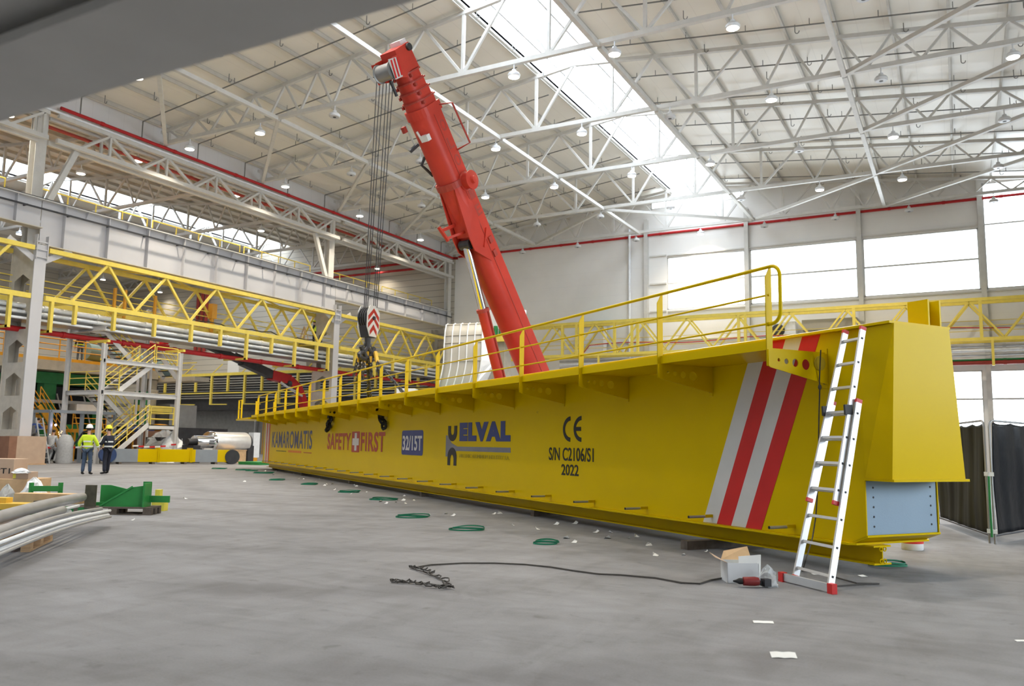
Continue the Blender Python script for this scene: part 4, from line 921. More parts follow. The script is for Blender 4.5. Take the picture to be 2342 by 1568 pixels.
# raised deck with orange rails, behind the first column
dk = thing('machine_deck', 'raised grey deck with orange railings behind the first white column', 'platform', (-52, 33, 6))
obj(MB().box(-58, -48.5, 26, 38.5, 5.45, 6.05), 'deck_edge', 'deck_beige', dk); obj(MB().box(-58, -48.6, 26, 38.4, 6.05, 6.25), 'toe_board', 'safety_orange', dk)
for k in range(8): obj(MB().tube((-48.6, 26.2+1.7*k, 6.1), (-48.6, 26.2+1.7*k, 7.4), .04, 6), 'rail_post', 'safety_orange', dk)
for z in (6.7, 7.05, 7.4): obj(MB().tube((-48.6, 26, z), (-48.6, 38.4, z), .035, 6), 'rail', 'safety_orange', dk)
for x, y in ((-49.2, 29.5), (-57, 29.5), (-49.2, 37.8)): obj(MB().tube((x, y, 0), (x, y, 5.45), .30, 16), 'round_column', 'concrete_post', dk, smooth=True)
mg = boxthing('rolling_mill', 'large green machine frame under the raised grey deck', 'machine', [('top_beam', (-56.5, -49.6, 30.5, 35.6, 4.7, 5.4), 'machine_green'), ('upright', (-50.4, -49.7, 31.2, 32.0, 0, 4.7), 'machine_green'), ('upright', (-50.4, -49.7, 34.6, 35.4, 0, 4.7), 'machine_green'),
    ('dark_core', (-55, -50.9, 31, 36.5, 0, 4.6), 'charcoal'), ('cross_pipe', (-50.6, -49.5, 30, 37, 3.5, 3.7), 'grey_pipe'), ('motor', (-50.2, -49.0, 33.0, 34.4, 2.9, 3.5), 'plastic_white'), ('lower_panel', (-50.1, -49.4, 32.6, 33.6, .8, 2.2), 'machine_green')])
for k in range(6): obj(MB().tube((-49.6, 30.2+.9*k, 4.1), (-49.3, 31.0+.9*k, 1.0), .05, 6), 'hydraulic_line', ['grey_pipe', 'safety_orange'][k % 2], mg)
so = thing('machine_stairs', 'orange steps with handrails in front of the green machine', 'stairs', (-47.2, 30.5, 0))
for x in (-47.6, -46.8): obj(MB().bar((x, 29.2, 3.2), (x, 31.4, .4), .07, .25), 'stringer', 'safety_orange', so)
for k in range(9): obj(MB().box(-47.6, -46.8, 29.3+.23*k, 29.5+.23*k, 3.0-.3*k, 3.04-.3*k), 'tread', 'tread_dark', so)
for x in (-47.6, -46.8): yr([(x, 29.2, 3.3), (x, 30.3, 1.9), (x, 31.4, .5)], 'safety_orange', 1.0, so)
yr([(-46.6, 31.2, 1.9), (-46.6, 33.4, 1.9)], 'safety_orange', 1.0, so); yr([(-46.6, 33.8, 1.9), (-46.6, 36.0, 1.9)], 'safety_orange', 1.0, so)
obj(MB().box(-47.6, -46.5, 31.2, 37, 1.7, 1.9), 'step_deck', 'safety_orange', so)
for k in range(6): obj(MB().tube((-46.6, 31.4+1.0*k, 0), (-46.6, 31.4+1.0*k, 1.7), .06, 6), 'leg', 'safety_orange', so)
boxthing('machine', 'yellow and green machine section seen through the stair railings', 'machine', [('bed', (-52, -47.5, 37, 44, 0, 2.2), 'charcoal'), ('yellow_guard', (-48.2, -47.5, 36.4, 39, 3.2, 3.6), 'truss_yellow'), ('grey_drum', (-50.5, -48, 39.2, 41.5, 2.2, 3.8), 'wire_grey'), ('green_upright', (-49.4, -48.8, 37.4, 38, 0, 4.6), 'machine_green')])
t = thing('silo_pipe', 'tall pale round flue with rings behind the stair tower', 'flue', (-49, 38, 0)); obj(MB().lathe((-49, 38.4, 0), (0, 0, 1), [(.36, 0), (.36, 3.2), (.44, 3.25), (.44, 3.5), (.36, 3.55), (.36, 4.3), (.46, 4.35), (.46, 4.7), (.34, 4.75), (.34, 5.4)], 18), 'flue_pipe', 'deck_beige', t, smooth=True)
t = thing('duct', 'blue grey round duct lying along the raised deck', 'duct', (-50, 34, 6.3)); obj(MB().tube((-50, 34.0, 7.0), (-50, 40.5, 6.4), .55, 20), 'duct_pipe', 'cyan_duct', t, smooth=True)
us = thing('upper_stairs', 'upper dark treaded stairs descending behind the stair tower', 'stairs', (-47, 37, 7))
for x in (-46.8, -45.6): obj(MB().bar((x, 34.4, 8.6), (x, 37.6, 5.4), .07, .3), 'stringer', 'stair_white', us)
for x in (-46.8, -45.6): obj(MB().bar((x, 35.6, 0), (x, 35.6, 7.3), .12, .12), 'post', 'stair_white', us)
for k in range(10): obj(MB().box(-46.8, -45.6, 34.5+.32*k, 34.75+.32*k, 8.4-.32*k, 8.45-.32*k), 'tread', 'tread_dark', us)
yr([(-45.6, 34.4, 8.7), (-45.6, 36, 7.1), (-45.6, 37.6, 5.5)], 'truss_yellow', 1.0, us)
boxthing('walkway_bridge', 'beige walkway with yellow rails at the level of the stair tower top', 'walkway', [('deck', (-53, -45, 38.6, 39.8, 5.3, 5.6), 'deck_beige'), ('rail', (-53, -45, 38.62, 38.68, 6.5, 6.56), 'truss_yellow'), ('rail', (-53, -45, 38.62, 38.68, 6.05, 6.11), 'truss_yellow')])
boxthing('cladding_block', 'beige clad plant room in the left hall behind the pipe bridge', 'plant room', [('cladding', (-76, -59, 64.6, 66.0, 8.6, 11.2), 'wall_beige'), ('light_panel', (-70.2, -68.5, 64.5, 64.6, 8.7, 11.1), 'wall_sheet'), ('base_strip', (-76, -59, 64.5, 66, 8.4, 8.6), 'concrete_post')])
boxthing('valve_station', 'red valve station with pipes seen through the yellow bridge', 'valve station', [('manifold', (-45.6, -45.0, 33.4, 36.4, 7.1, 7.45), 'pipe_red'), ('valve', (-45.5, -45.1, 33.9, 34.3, 7.5, 8.0), 'pipe_red'), ('valve', (-45.5, -45.1, 36.0, 36.4, 7.5, 7.9), 'pipe_red')])
for k, y in enumerate((31.2, 31.9, 34.0)):
    tag(obj(MB().tube((-43.6, y, 8.5), (-43.6, y, 10.2), .10, 8), 'standpipe', 'safety_orange'), 'orange standpipe behind the zigzag of the yellow bridge, %s from the left' % ORD[k], 'pipe')
for k, y in enumerate((0, 1, 2)):
    tag(obj(MB().tube((-76.6+.7*y, 65.5, 0), (-76.6+.7*y, 65.5, 18.3), .2, 8), 'red_riser', 'dark_red'), 'dark red riser pipe at the back of the left hall, %s of three' % ORD[k], 'pipe', 'dark red risers')
t = thing('tripod_lamp', 'orange painted post lamp behind the middle of the pipe bridge', 'lamp', (-43.6, 38.6, 8.6)); obj(MB().box(-43.8, -43.4, 38.3, 38.7, 9.4, 10.4), 'lantern', 'safety_orange', t); obj(MB().tube((-43.6, 38.5, 8.5), (-43.6, 38.5, 9.4), .12, 8), 'stem', 'safety_orange', t)

# dark knuckle boom of a loader crane behind the pipe bridge
lc = thing('loader_crane', 'black and red knuckle boom of a loader crane reaching under the pipe bridge', 'crane', at(690, 930, x=-44.6))
A, B, C_, D2, E2 = at(445, 775, x=-44.6), at(622, 858, x=-44.6), at(660, 868, x=-44.6), at(682, 890, x=-44.6), at(702, 945, x=-44.6)
obj(MB().bar(A, A.lerp(B, .62), .42, .44), 'telescope', 'charcoal', lc); obj(MB().bar(A.lerp(B, .58), B, .55, .58), 'outer_boom', 'dark_steel', lc)
obj(MB().tube(A.lerp(B, .5)+V((0, 0, .36)), B+V((0, 0, .36)), .06, 6), 'hose', 'dark_steel', lc)
obj(MB().bar(B-(C_-B)*.1, C_, .6, .7), 'elbow', 'pipe_red', lc); obj(MB().bar(C_, D2, .55, .6), 'knuckle', 'pipe_red', lc); obj(MB().bar(D2-(E2-D2)*.1, E2, .5, .55), 'main_arm', 'pipe_red', lc)
obj(MB().tube(at(640, 872, x=-44.4), at(690, 905, x=-44.4), .12, 10), 'ram', 'chrome', lc); obj(MB().bar(E2, V((E2.x, E2.y+.3, 0)), .5, .5), 'mast', 'pipe_red', lc)
obj(MB().ball(C_+V((.3, -.2, -.3)), .22), 'joint', 'dark_steel', lc)

# white hood behind the boom
HC = at(1050, 860, d=50); ha = V((.9, .43, 0)).normalized(); hbk = V((-ha.y, ha.x, 0))
hd_ = thing('machine_hood', 'big white quilted hood of a machine left of the crane boom', 'machine hood', (HC.x, HC.y, 0))
def hpt(u, v): # profile around the hood: u along width, v over the rounded back
    a = v; prof = [(0, 4.0), (-.1, 5.4), (-.05, 7.2), (.22, 8.15), (.7, 8.65), (1.6, 8.85), (2.6, 8.85)]
    f = a*(len(prof)-1); i = min(int(f), len(prof)-2); q = [prof[i][j]+(prof[i+1][j]-prof[i][j])*(f-i) for j in (0, 1)]
    sk = .55*math.sin(max(0, min(1, (q[1]-4.0)/2.6))*PI/2)
    return V((HC.x, HC.y, 0))+ha*(-1.5+u*2.3+sk)+hbk*q[0]+V((0, 0, q[1]+.12*u))
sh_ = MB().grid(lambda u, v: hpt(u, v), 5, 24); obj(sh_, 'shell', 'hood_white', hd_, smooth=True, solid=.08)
for k in range(6): obj(MB().path([hpt(k/5, j/24)-hbk*.03 for j in range(25)], .045, 5), 'vertical_seam', 'plastic_white', hd_)
for j in (2, 6, 9, 11, 16): obj(MB().path([hpt(u/5, j/24)-hbk*.03 for u in range(6)], .03, 5), 'cross_seam', 'deck_beige', hd_)
sd_ = MB().add([hpt(1, j/24) for j in range(25)]+[V((HC.x, HC.y, 0))+ha*(1.35)+hbk*2.6+V((0, 0, 8.85)), V((HC.x, HC.y, 0))+ha*2.0+hbk*2.2+V((0, 0, 6.6)), V((HC.x, HC.y, 0))+ha*(.9)+hbk*2.0+V((0, 0, 4.0))], [tuple(range(28))])
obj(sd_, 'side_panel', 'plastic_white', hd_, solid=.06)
def hx(u0, u1, b0, b1, z0, z1):
    mb = MB().box(u0, u1, b0, b1, z0, z1); mb.v = [tuple(V((HC.x, HC.y, 0))+ha*a+hbk*b+V((0, 0, c))) for a, b, c in mb.v]; return mb
obj(hx(-2.4, 2.2, -.9, 3, 0, 3.9), 'machine_base', 'charcoal', hd_); obj(hx(-2.9, 1.2, -1.2, 3, 3.9, 4.15), 'green_deck', 'bracket_green', hd_); obj(hx(-3.6, -2.5, -1.0, .4, 3.2, 4.6), 'control_box', 'plastic_white', hd_)
pt = thing('vent_unit', 'white ventilation unit with two green stubs behind the boom', 'ventilation unit', at(1150, 770, d=58)); c = at(1148, 745, d=58)
obj(MB().box(c.x-.8, c.x+1.6, c.y-.6, c.y+.6, c.z-.8, c.z+1.1), 'casing', 'plastic_white', pt); obj(MB().box(c.x-.9, c.x+2.2, c.y-.8, c.y+.6, c.z-1.2, c.z-.8), 'support', 'truss_yellow', pt); obj(MB().box(c.x-.5, c.x+.5, c.y-.5, c.y+.5, 0, c.z-1.2), 'stand', 'deck_beige', pt)
for dx in (-.1, .3): obj(MB().tube((c.x+dx, c.y-.7, c.z-.8), (c.x+dx, c.y-.7, c.z-.1), .14, 10), 'stub', 'machine_green', pt)

# end carriage beam, roller and things around them on the floor
A, B = at(255, 1061, z=0), at(545, 1061, z=0); bd = (B-A).normalized(); bn = V((bd.y, -bd.x, 0)); bn = -bn if bn.dot(V((A.x, A.y, 0))) < 0 else bn
ecb = thing('end_carriage', 'long yellow and grey box beam lying on the floor behind the two men', 'steel beam', A, group=None)
LB = (B-A).length
def seg(f0, f1, nm, m, z0=.12, z1=.82, d0=0, d1=.7, par=None): return obj(MB().prism([A+bd*LB*f0+bn*d0+V((0, 0, z0)), A+bd*LB*f1+bn*d0+V((0, 0, z0)), A+bd*LB*f1+bn*d1+V((0, 0, z0)), A+bd*LB*f0+bn*d1+V((0, 0, z0))], (0, 0, z1-z0)), nm, m, par or ecb)
for f0, f1, m in ((0, .19, 'paint_grey'), (.19, .64, 'girder_yellow'), (.64, .82, 'paint_grey'), (.82, .95, 'girder_yellow')): seg(f0, f1, 'beam_section', m)
for f in (.345, .355, .60, .61): seg(f-.004, f+.004, 'flange_plate', 'girder_yellow', .1, .9, -.06, .76)
for f in (.05, .3, .55, .8): seg(f, f+.02, 'timber', 'old_wood', 0, .12, -.1, .8)
for f, z in ((.945, .42), (-.03, .5)): obj(MB().lathe(A+bd*LB*f-bn*.05+V((0, 0, z)), bn, [(.42, 0), (.42, .14), (.36, .16), (.36, .4), (.42, .42), (.42, .5)], 20), 'wheel', 'charcoal' if f > 0 else 'blue_rubber', ecb, smooth=True)
seg(-.06, .0, 'end_head', 'girder_yellow', .75, 1.35, .05, .6)
R0, R1 = at(437, 1012, x=-41.0), at(578, 1012, x=-41.0); R0 = V((-40.4, 34.6, 1.25)); R1 = V((-40.4, 39.3, 1.27))
ro = thing('steel_roll', 'huge shiny steel roll lying behind the yellow and grey beam', 'steel roll', R0)
ax = (R1-R0)
obj(MB().lathe(R0+ax*.33, ax, [(.60, 0), (.62, .02), (.62, ax.length*.57), (.60, ax.length*.58)], 40), 'barrel', 'steel_roll', ro, smooth=True)
obj(MB().lathe(R0+ax*.06, ax, [(.36, 0), (.38, .02), (.38, ax.length*.22), (.62, ax.length*.22), (.66, ax.length*.24), (.66, ax.length*.27)], 36), 'neck', 'chrome', ro, smooth=True)
obj(MB().lathe(R0-ax*.05, ax, [(.2, 0), (.2, ax.length*.12)], 24), 'journal', 'dark_steel', ro, smooth=True); obj(MB().lathe(R0+ax*.91, ax, [(.5, 0), (.52, .2), (.3, .25), (.3, .45)], 24), 'neck', 'dark_steel', ro, smooth=True)
for f in (.02, .93): c = R0+ax*f; obj(MB().box(c.x-.5, c.x+.5, c.y-.25, c.y+.25, 0, 1.05), 'cradle', 'charcoal', ro)
c = R0+ax*1.02; obj(MB().box(c.x-.1, c.x+.35, c.y-.1, c.y+.45, .3, 1.9), 'bearing_block', 'galvanised', ro)
for (u, v, w, h, m, nm, lb) in ((537, 1058, .9, .75, 'crate_wood', 'wooden_box', 'pale plywood box at the right end of the yellow and grey beam'), (527, 1056, .5, .45, 'tub_red', 'red_box', 'small red box beside the pale plywood box'), (563, 1054, 1.0, .5, 'safety_orange', 'orange_trolley', 'orange yellow trolley between the roll and the far end of the girder'), (592, 1062, 1.6, .12, 'bracket_green', 'green_skid', 'dark green skid on the floor at the far end of the girder')):
    p = at(u, v, z=0); t = thing(nm, lb, 'box', p); obj(MB().box(p.x-w/2, p.x+w/2, p.y-w/2, p.y+w/2, 0, h), 'body', m, t); obj(MB().box(p.x-w/2-.03, p.x+w/2+.03, p.y-w/2-.03, p.y+w/2+.03, h, h+.05), 'rim', m, t)
def film_lump(name, label, cat, p, rx, ry, h, m='film', seed=1, n=14):
    rr = random.Random(seed); t = thing(name, label, cat, p); mb = MB(); rows = 7; rings = []
    ph = [rr.uniform(0, 6.28) for _ in range(6)]
    for j in range(rows):
        f = j/(rows-1); rad = (1-f**1.8)**.6 if j < rows-1 else .05; rings.append([(p[0]+rx*rad*(1+.18*math.sin(3*a+ph[j % 6])+.12*math.sin(5*a+ph[(j+2) % 6]))*math.cos(a), p[1]+ry*rad*(1+.18*math.sin(2*a+ph[(j+1) % 6]))*math.sin(a), p[2]+h*f*(1+.08*math.sin(4*a+ph[j % 6])) if j else p[2]) for a in [2*PI*i/n for i in range(n)]])
    obj(mb.loft(rings), 'film', m, t); return t
p = at(350, 1056, z=0); film_lump('wrapped_machine', 'machine part wrapped in clear plastic film beneath the stair landing', 'wrapped machine', (-44.6, 36.2, 0), 1.3, 1.5, 2.0, 'film', 3)
boxthing('motor_unit', 'dark motor unit inside the film beneath the stairs', 'motor', [('housing', (-45.4, -44.0, 35.4, 37.0, .3, 1.5), 'charcoal'), ('foot', (-45.5, -43.9, 35.3, 37.1, 0, .3), 'rust_brown')])
film_lump('wrapped_load', 'white film wrapped load left of the steel roll', 'wrapped load', (-41.6, 34.3, .0), .6, .8, 1.75, 'plastic_white', 5)
p0 = V((-44.2, 36.6, 0)); t = thing('tarpaulin_pile', 'blue and orange tarpaulins heaped behind the stair landing', 'tarpaulin', (-46.5, 36.5, 0)); obj(MB().box(-47.4, -45.6, 35.6, 37.4, 0, 1.9), 'crate', 'carton_brown', t); obj(MB().ball((-46.6, 36.0, 2.0), .7, .9, .3), 'blue_sheet', 'blue_cloth', t); obj(MB().ball((-46.4, 37.2, 2.1), .7, .8, .28), 'orange_sheet', 'safety_orange', t)
t = thing('big_carton', 'big brown cardboard crate standing in front of the first white column', 'cardboard crate', (-41.2, 25.3, 0)); obj(MB().box(-41.9, -40.9, 24.55, 26.05, .06, 1.42), 'carton_body', 'cardboard', t); obj(MB().box(-41.95, -40.85, 24.5, 26.1, 0, .06), 'pallet_base', 'wood', t); obj(MB().box(-41.92, -40.88, 24.15, 24.54, .0, 1.4), 'dark_side', 'carton_brown', t)
# welding frame, barrier tape
wf = thing('portal', 'dark steel portal frame being welded beside the stair tower', 'steel frame', (-44, 29, 0))
for x, y in ((-43.6, 27.9), (-43.4, 29.6), (-42.9, 31.3), (-45.2, 27.9)): obj(MB().bar((x, y, 0), (x, y, 2.75), .16, .16), 'upright', 'paint_grey', wf)
obj(MB().bar((-45.2, 27.9, 2.8), (-43.6, 27.9, 2.8), .16, .16), 'lintel', 'paint_grey', wf); obj(MB().bar((-43.6, 27.9, 2.8), (-42.9, 31.3, 2.8), .16, .16), 'lintel', 'paint_grey', wf)
for k in range(16):
    a = random.uniform(0, 6.28); r = random.uniform(.05, .7); obj(MB().ball((-43.3+.3*math.cos(a)*r, 28.2+r*math.sin(a), 1.75-random.uniform(0, .9)), .022, n=6, m=4), 'weld_spark', 'spark', wf)
obj(MB().ball((-43.35, 28.05, 2.05), .05, n=8, m=6), 'weld_arc', 'arc', wf)
def tape(a, b, lb):
    t = thing('barrier_tape', lb, 'barrier tape', a); a, b = V(a), V(b); n_ = max(4, int((b-a).length/.35)); z = V((0, 0, .08))
    for k in range(n_):
        p, q = a.lerp(b, k/n_), a.lerp(b, (k+1)/n_); s_ = V((0, 0, -.12*math.sin(PI*(k+.5)/n_))); obj(MB().bar(p+s_, q+s_, .006, .09), 'band', 'stripe_red' if k % 2 else 'paper_white', t)
tape((-42.6, 24.0, .95), (-43.1, 31.2, .95), 'red and white barrier tape stretched beside the welders'); tape((-40.8, 31.0, 1.0), (-41.0, 34.1, 1.1), 'red and white barrier tape in front of the stair tower')
tape((-42.2, 22.2, 1.0), (-42.1, 24.2, .98), 'red and white barrier tape at the left edge behind the cartons')
t = thing('step_ladder', 'small aluminium ladder beside the welder at the left', 'ladder', (-42.4, 26.8, 0))
for y in (26.9, 27.25): obj(MB().bar((-42.3, y-.05, 0), (-42.9, y-.25, 2.4), .05, .05), 'side_rail', 'aluminium', t)
for k in range(7): obj(MB().bar((-42.4-.08*k, 26.87-.03*k, .3+.3*k), (-42.4-.08*k, 27.2-.03*k, .3+.3*k), .03, .03), 'rung', 'aluminium', t)
for k, (x, y, m) in enumerate(((-42.6, 28.2, 'grey_cloth'), (-43.2, 30.3, 'grey_cloth'))):
    t = thing('covered_drum', 'grey covered drum standing %s' % ['right of the small ladder', 'behind the man in the yellow jacket'][k], 'drum', (x, y, 0)); obj(MB().lathe((x, y, 0), (0, 0, 1), [(.40, 0), (.42, .1), (.40, .9), (.43, 1.15), (.25, 1.5), (.05, 1.55)], 14), 'cover', 'pale_cloth' if k == 0 else m, t, smooth=True)
t = thing('arched_hose', 'dark hose arching up beside the welding frame', 'hose', (-43, 29.2, 0)); obj(MB().path([(-42.9, 28.6, 0), (-42.9, 28.8, .9), (-42.9, 29.4, 1.7), (-42.9, 30.2, 1.95), (-42.9, 30.8, 1.8)], .05, 8), 'tube', 'black_rubber', t)
# ================================================================== people
def skinned(name, verts, edges, rad, m, parent, sub=1, root=0):
    me = bpy.data.meshes.new(name); me.from_pydata(verts, edges, []); me.materials.append(MAT[m]); o = link(name, me, parent)
    k = o.modifiers.new('skin', 'SKIN'); k.use_smooth_shade = True
    for i, r in enumerate(rad): me.skin_vertices[0].data[i].radius = r if isinstance(r, tuple) else (r, r); me.skin_vertices[0].data[i].use_root = (i == root)
    if sub: s = o.modifiers.new('smooth', 'SUBSURF'); s.levels = sub; s.render_levels = sub
    return o
def person(label, loc, rz, jacket, trousers, helmet, arms, legs, lean=0.0, turn=0.0, bands='reflective', vest=None, mask=False, hairy=True):
    """local frame: x right, y forward, z up; arms and legs are (elbow, wrist) and (knee, ankle) points for left and right"""
    p = thing('person', label, 'person', loc, rz)
    hip, waist, chest, neck = V((0, 0, .98)), V((0, lean*.25, 1.12)), V((0, lean*.7, 1.34)), V((0, lean, 1.49))
    head = neck+V((0, .03+lean*.3, .17))
    vs = [hip, waist, chest, neck, neck+V((0, .02, .07)), head, head+V((0, 0, .08))]; es = [(0, 1), (1, 2), (2, 3), (3, 4), (4, 5), (5, 6)]; rd = [(.14, .10), (.13, .09), (.16, .10), .06, .055, (.075, .088), (.065, .075)]
    jv = [hip+V((0, 0, -.12)), hip, waist, chest, neck+V((0, 0, -.03))]; je = [(0, 1), (1, 2), (2, 3), (3, 4)]; jr = [(.175, .135), (.175, .135), (.165, .13), (.19, .135), (.10, .09)]
    tv = [hip+V((0, 0, .02))]; te = []; tr_ = [(.15, .115)]
    for i, s in enumerate((-1, 1)):
        sh, (el, wr) = chest+V((s*.20, 0, .08)), arms[i]; el, wr = V(el), V(wr); k = len(vs)
        fd = (wr-el).normalized(); pm = wr+fd*.07
        vs += [sh, el, wr, pm]; es += [(2, k), (k, k+1), (k+1, k+2), (k+2, k+3)]; rd += [.055, .04, .028, (.036, .02)]
        a = fd.cross(V((s, 0, 0)));  a = a.normalized() if a.length > .1 else V((0, 1, 0)); b = a.cross(fd)
        for q, (ln, of) in enumerate(((.075, -.03), (.09, -.01), (.085, .01), (.065, .028))):
            n0 = len(vs); base = pm+a*of+fd*.02; vs += [base, base+fd*ln*.55-b*s*.008, base+fd*ln*.9-b*s*.03]; es += [(k+3, n0), (n0, n0+1), (n0+1, n0+2)]; rd += [.010, .009, .007]
        n0 = len(vs); vs += [wr+fd*.03+a*.035, wr+fd*.075+a*.06]; es += [(k+2, n0), (n0, n0+1)]; rd += [.012, .009]
        j = len(jv); jv += [sh+V((-s*.01, 0, 0)), el, wr-fd*.02]; je += [(3, j), (j, j+1), (j+1, j+2)]; jr += [.082, .068, .052]
        kn, an = V(legs[i][0]), V(legs[i][1]); k = len(vs); hp_ = hip+V((s*.09, 0, -.06))
        vs += [hp_, kn, an]; es += [(0, k), (k, k+1), (k+1, k+2)]; rd += [.085, .055, .04]
        t = len(tv); tv += [hp_, kn, an+V((0, 0, -.02))]; te += [(0, t), (t, t+1), (t+1, t+2)]; tr_ += [.10, .078, .07]
        bt = skinned('boot', [an+V((0, -.02, .02)), an+V((0, -.01, -.045)), an+V((s*.01, .08, -.055)), an+V((s*.02, .18, -.065))], [(0, 1), (1, 2), (2, 3)], [.058, .05, (.048, .042), (.042, .03)], 'black_rubber', p)
    skinned('body', vs, es, rd, 'skin', p)
    skinned('jacket', jv, je, jr, jacket, p); skinned('trousers', tv, te, tr_, trousers, p)
    def band(c, rx, ry, m=bands, hgt=.055):
        mb = MB(); n = 20; mb.loft([[(c.x+rx*math.cos(2*PI*i/n), c.y+ry*math.sin(2*PI*i/n), c.z+h) for i in range(n)] for h in (-hgt/2, hgt/2)], closed=False); mb.f = [f for f in mb.f]
        vsb = mb.v; k = [(i, (i+1) % n, n+(i+1) % n, n+i) for i in range(n)]; mb.f = k; obj(mb, 'reflective_band', m, p, world=False, solid=.006)
    if bands:
        band(waist+V((0, 0, -.06)), .185, .155); band(waist+V((0, .01, .12)), .188, .155)
        for i, s in enumerate((-1, 1)):
            el, wr = V(arms[i][0]), V(arms[i][1]); c = el.lerp(wr, .45); d = (wr-el).normalized(); obj(MB().tube(c-d*.025, c+d*.025, .075, 12), 'reflective_band', bands, p, world=False)
    if vest:
        mb = MB(); n = 16; mb.loft([[(rx*math.cos(2*PI*i/n), o_+ry*math.sin(2*PI*i/n), z) for i in range(n)] for rx, ry, o_, z in ((.195, .15, 0, .93), (.19, .15, lean*.25, 1.12), (.205, .15, lean*.7, 1.34), (.15, .11, lean, 1.46))], closed=False); obj(mb, 'vest', vest, p, world=False, solid=.01)
    # face, hair and helmet
    hz = head+V((0, 0, .035))
    fx, fy = math.sin(turn), math.cos(turn); F = V((-fx, fy, 0)); Rr = V((fy, fx, 0))
    obj(MB().ball(hz+F*.088+V((0, 0, -.015)), .014, .018, .022, 8, 6), 'nose', 'skin', p, world=False)
    for s in (-1, 1):
        obj(MB().ball(hz+F*.075+Rr*s*.032+V((0, 0, .02)), .011, .011, .008, 8, 6), 'eye', 'hair', p, world=False); obj(MB().ball(hz+Rr*s*.078, .012, .025, .032, 8, 6), 'ear', 'skin', p, world=False)
    obj(MB().ball(hz+F*.078+V((0, 0, -.055)), .026, .012, .008, 8, 6), 'mouth', 'dark_red', p, world=False)
    if mask: obj(MB().ball(hz+F*.05+V((0, 0, -.045)), .06, .055, .055, 10, 8), 'mask', 'paper_white', p, world=False)
    obj(MB().ball(hz-F*.02+V((0, 0, .02)), .085, .092, .085, 12, 8), 'hair', 'hair', p, world=False, smooth=True)
    if helmet:
        c = hz+V((0, 0, .045)); mb = MB().lathe(c, (0, 0, 1), [(.128, 0), (.132, .012), (.118, .03), (.112, .075), (.085, .12), (.045, .145), (.002, .152)], 18); obj(mb, 'helmet', helmet, p, world=False, smooth=True)
        obj(MB().prism([c+F*.10+Rr*.09, c+F*.175+Rr*.05, c+F*.175-Rr*.05, c+F*.10-Rr*.09], (0, 0, .012)), 'helmet_peak', helmet, p, world=False)
    return p
LEG = [((-.11, .02, .53), (-.13, 0, .11)), ((.11, .02, .53), (.13, .02, .11))]
ARM = [((-.30, -.02, 1.14), (-.29, .10, .90)), ((.30, -.02, 1.14), (.29, .10, .90))]
f1 = at(196, 1085.5, z=0); f2 = at(243, 1084, z=0)
person('person in a bright yellow high-visibility jacket and white helmet seen from behind', f1, .62, 'hivis', 'denim', 'helmet_white', [((-.31, -.04, 1.15), (-.27, .14, .96)), ((.32, .02, 1.16), (.30, .20, .98))], LEG)
person('person in dark navy work clothes and yellow helmet holding papers', f2, 1.75, 'navy_cloth', 'navy_cloth', 'helmet_yellow', [((-.27, .06, 1.14), (-.16, .32, 1.20)), ((.28, .06, 1.13), (.15, .30, 1.02))],
       [((-.10, .03, .53), (-.17, -.06, .11)), ((.12, .06, .54), (.16, .12, .11))], mask=True)
pp = f2+(_r0*-.33)+V((0, 0, 1.25)); tag(obj(MB().prism([pp, pp+V((.05, .02, .01)), pp+V((.06, .12, .2)), pp+V((.0, .1, .2))], (.004, .0, .0)), 'paper_sheet', 'paper_white'), 'white sheet of paper in the hands of the man in navy', 'paper')
person('welder in grey vest and blue sleeves leaning forward at the steel frame', (-43.6, 27.0, .62), .25, 'blue_cloth', 'grey_cloth', None, [((-.22, .30, 1.22), (-.10, .58, 1.30)), ((.22, .30, 1.20), (.10, .58, 1.28))],
       [((-.11, .16, .55), (-.12, -.05, .11)), ((.11, .22, .56), (.13, .02, .11))], lean=.22, bands=None, vest='grey_cloth')
tag(obj(MB().box(-44.1, -43.1, 26.5, 27.5, 0, .62), 'work_platform', 'charcoal'), 'low dark work platform under the welder', 'platform')
person('person in pale overalls crouching below the welder', (-42.9, 27.6, 0), .5, 'pale_cloth', 'pale_cloth', None, [((-.22, .22, .98), (-.1, .48, .95)), ((.22, .22, .98), (.1, .48, .95))], [((-.14, .38, .62), (-.14, .12, .11)), ((.14, .40, .62), (.14, .14, .11))], lean=.12, bands=None)
f3 = at(146, 795, z=6.1); person('person in dark vest with yellow strips standing on the raised deck', (-49.4, 33.2, 6.25), 1.2, 'navy_cloth', 'denim', None, ARM, LEG, bands='hivis')
person('person in dark clothes, green vest and yellow helmet on the yellow bridge', (-43.2, 48.0, 8.76), 2.2, 'navy_cloth', 'navy_cloth', 'helmet_yellow', [((-.30, .04, 1.18), (-.22, .30, 1.28)), ((.28, .10, 1.25), (.16, .36, 1.42))], LEG, bands=None, vest='hivis')
tag(obj(MB().box(XL-1.75, XL-.15, 47.0, 48.8, 8.72, 8.76), 'bridge_deck', 'deck_beige'), 'small deck plate on the yellow bridge under the standing worker', 'deck')
t = thing('work_stand', 'pale folding stand beside the worker on the yellow bridge', 'stand', (-43.3, 46.9, 8.76))
for s in (-1, 1): obj(MB().bar((-43.3+s*.3, 46.8, 8.76), (-43.3, 47.0, 10.0), .06, .06), 'leg', 'crate_wood', t); obj(MB().bar((-43.3+s*.3, 47.3, 8.76), (-43.3, 47.05, 10.0), .06, .06), 'leg', 'crate_wood', t)

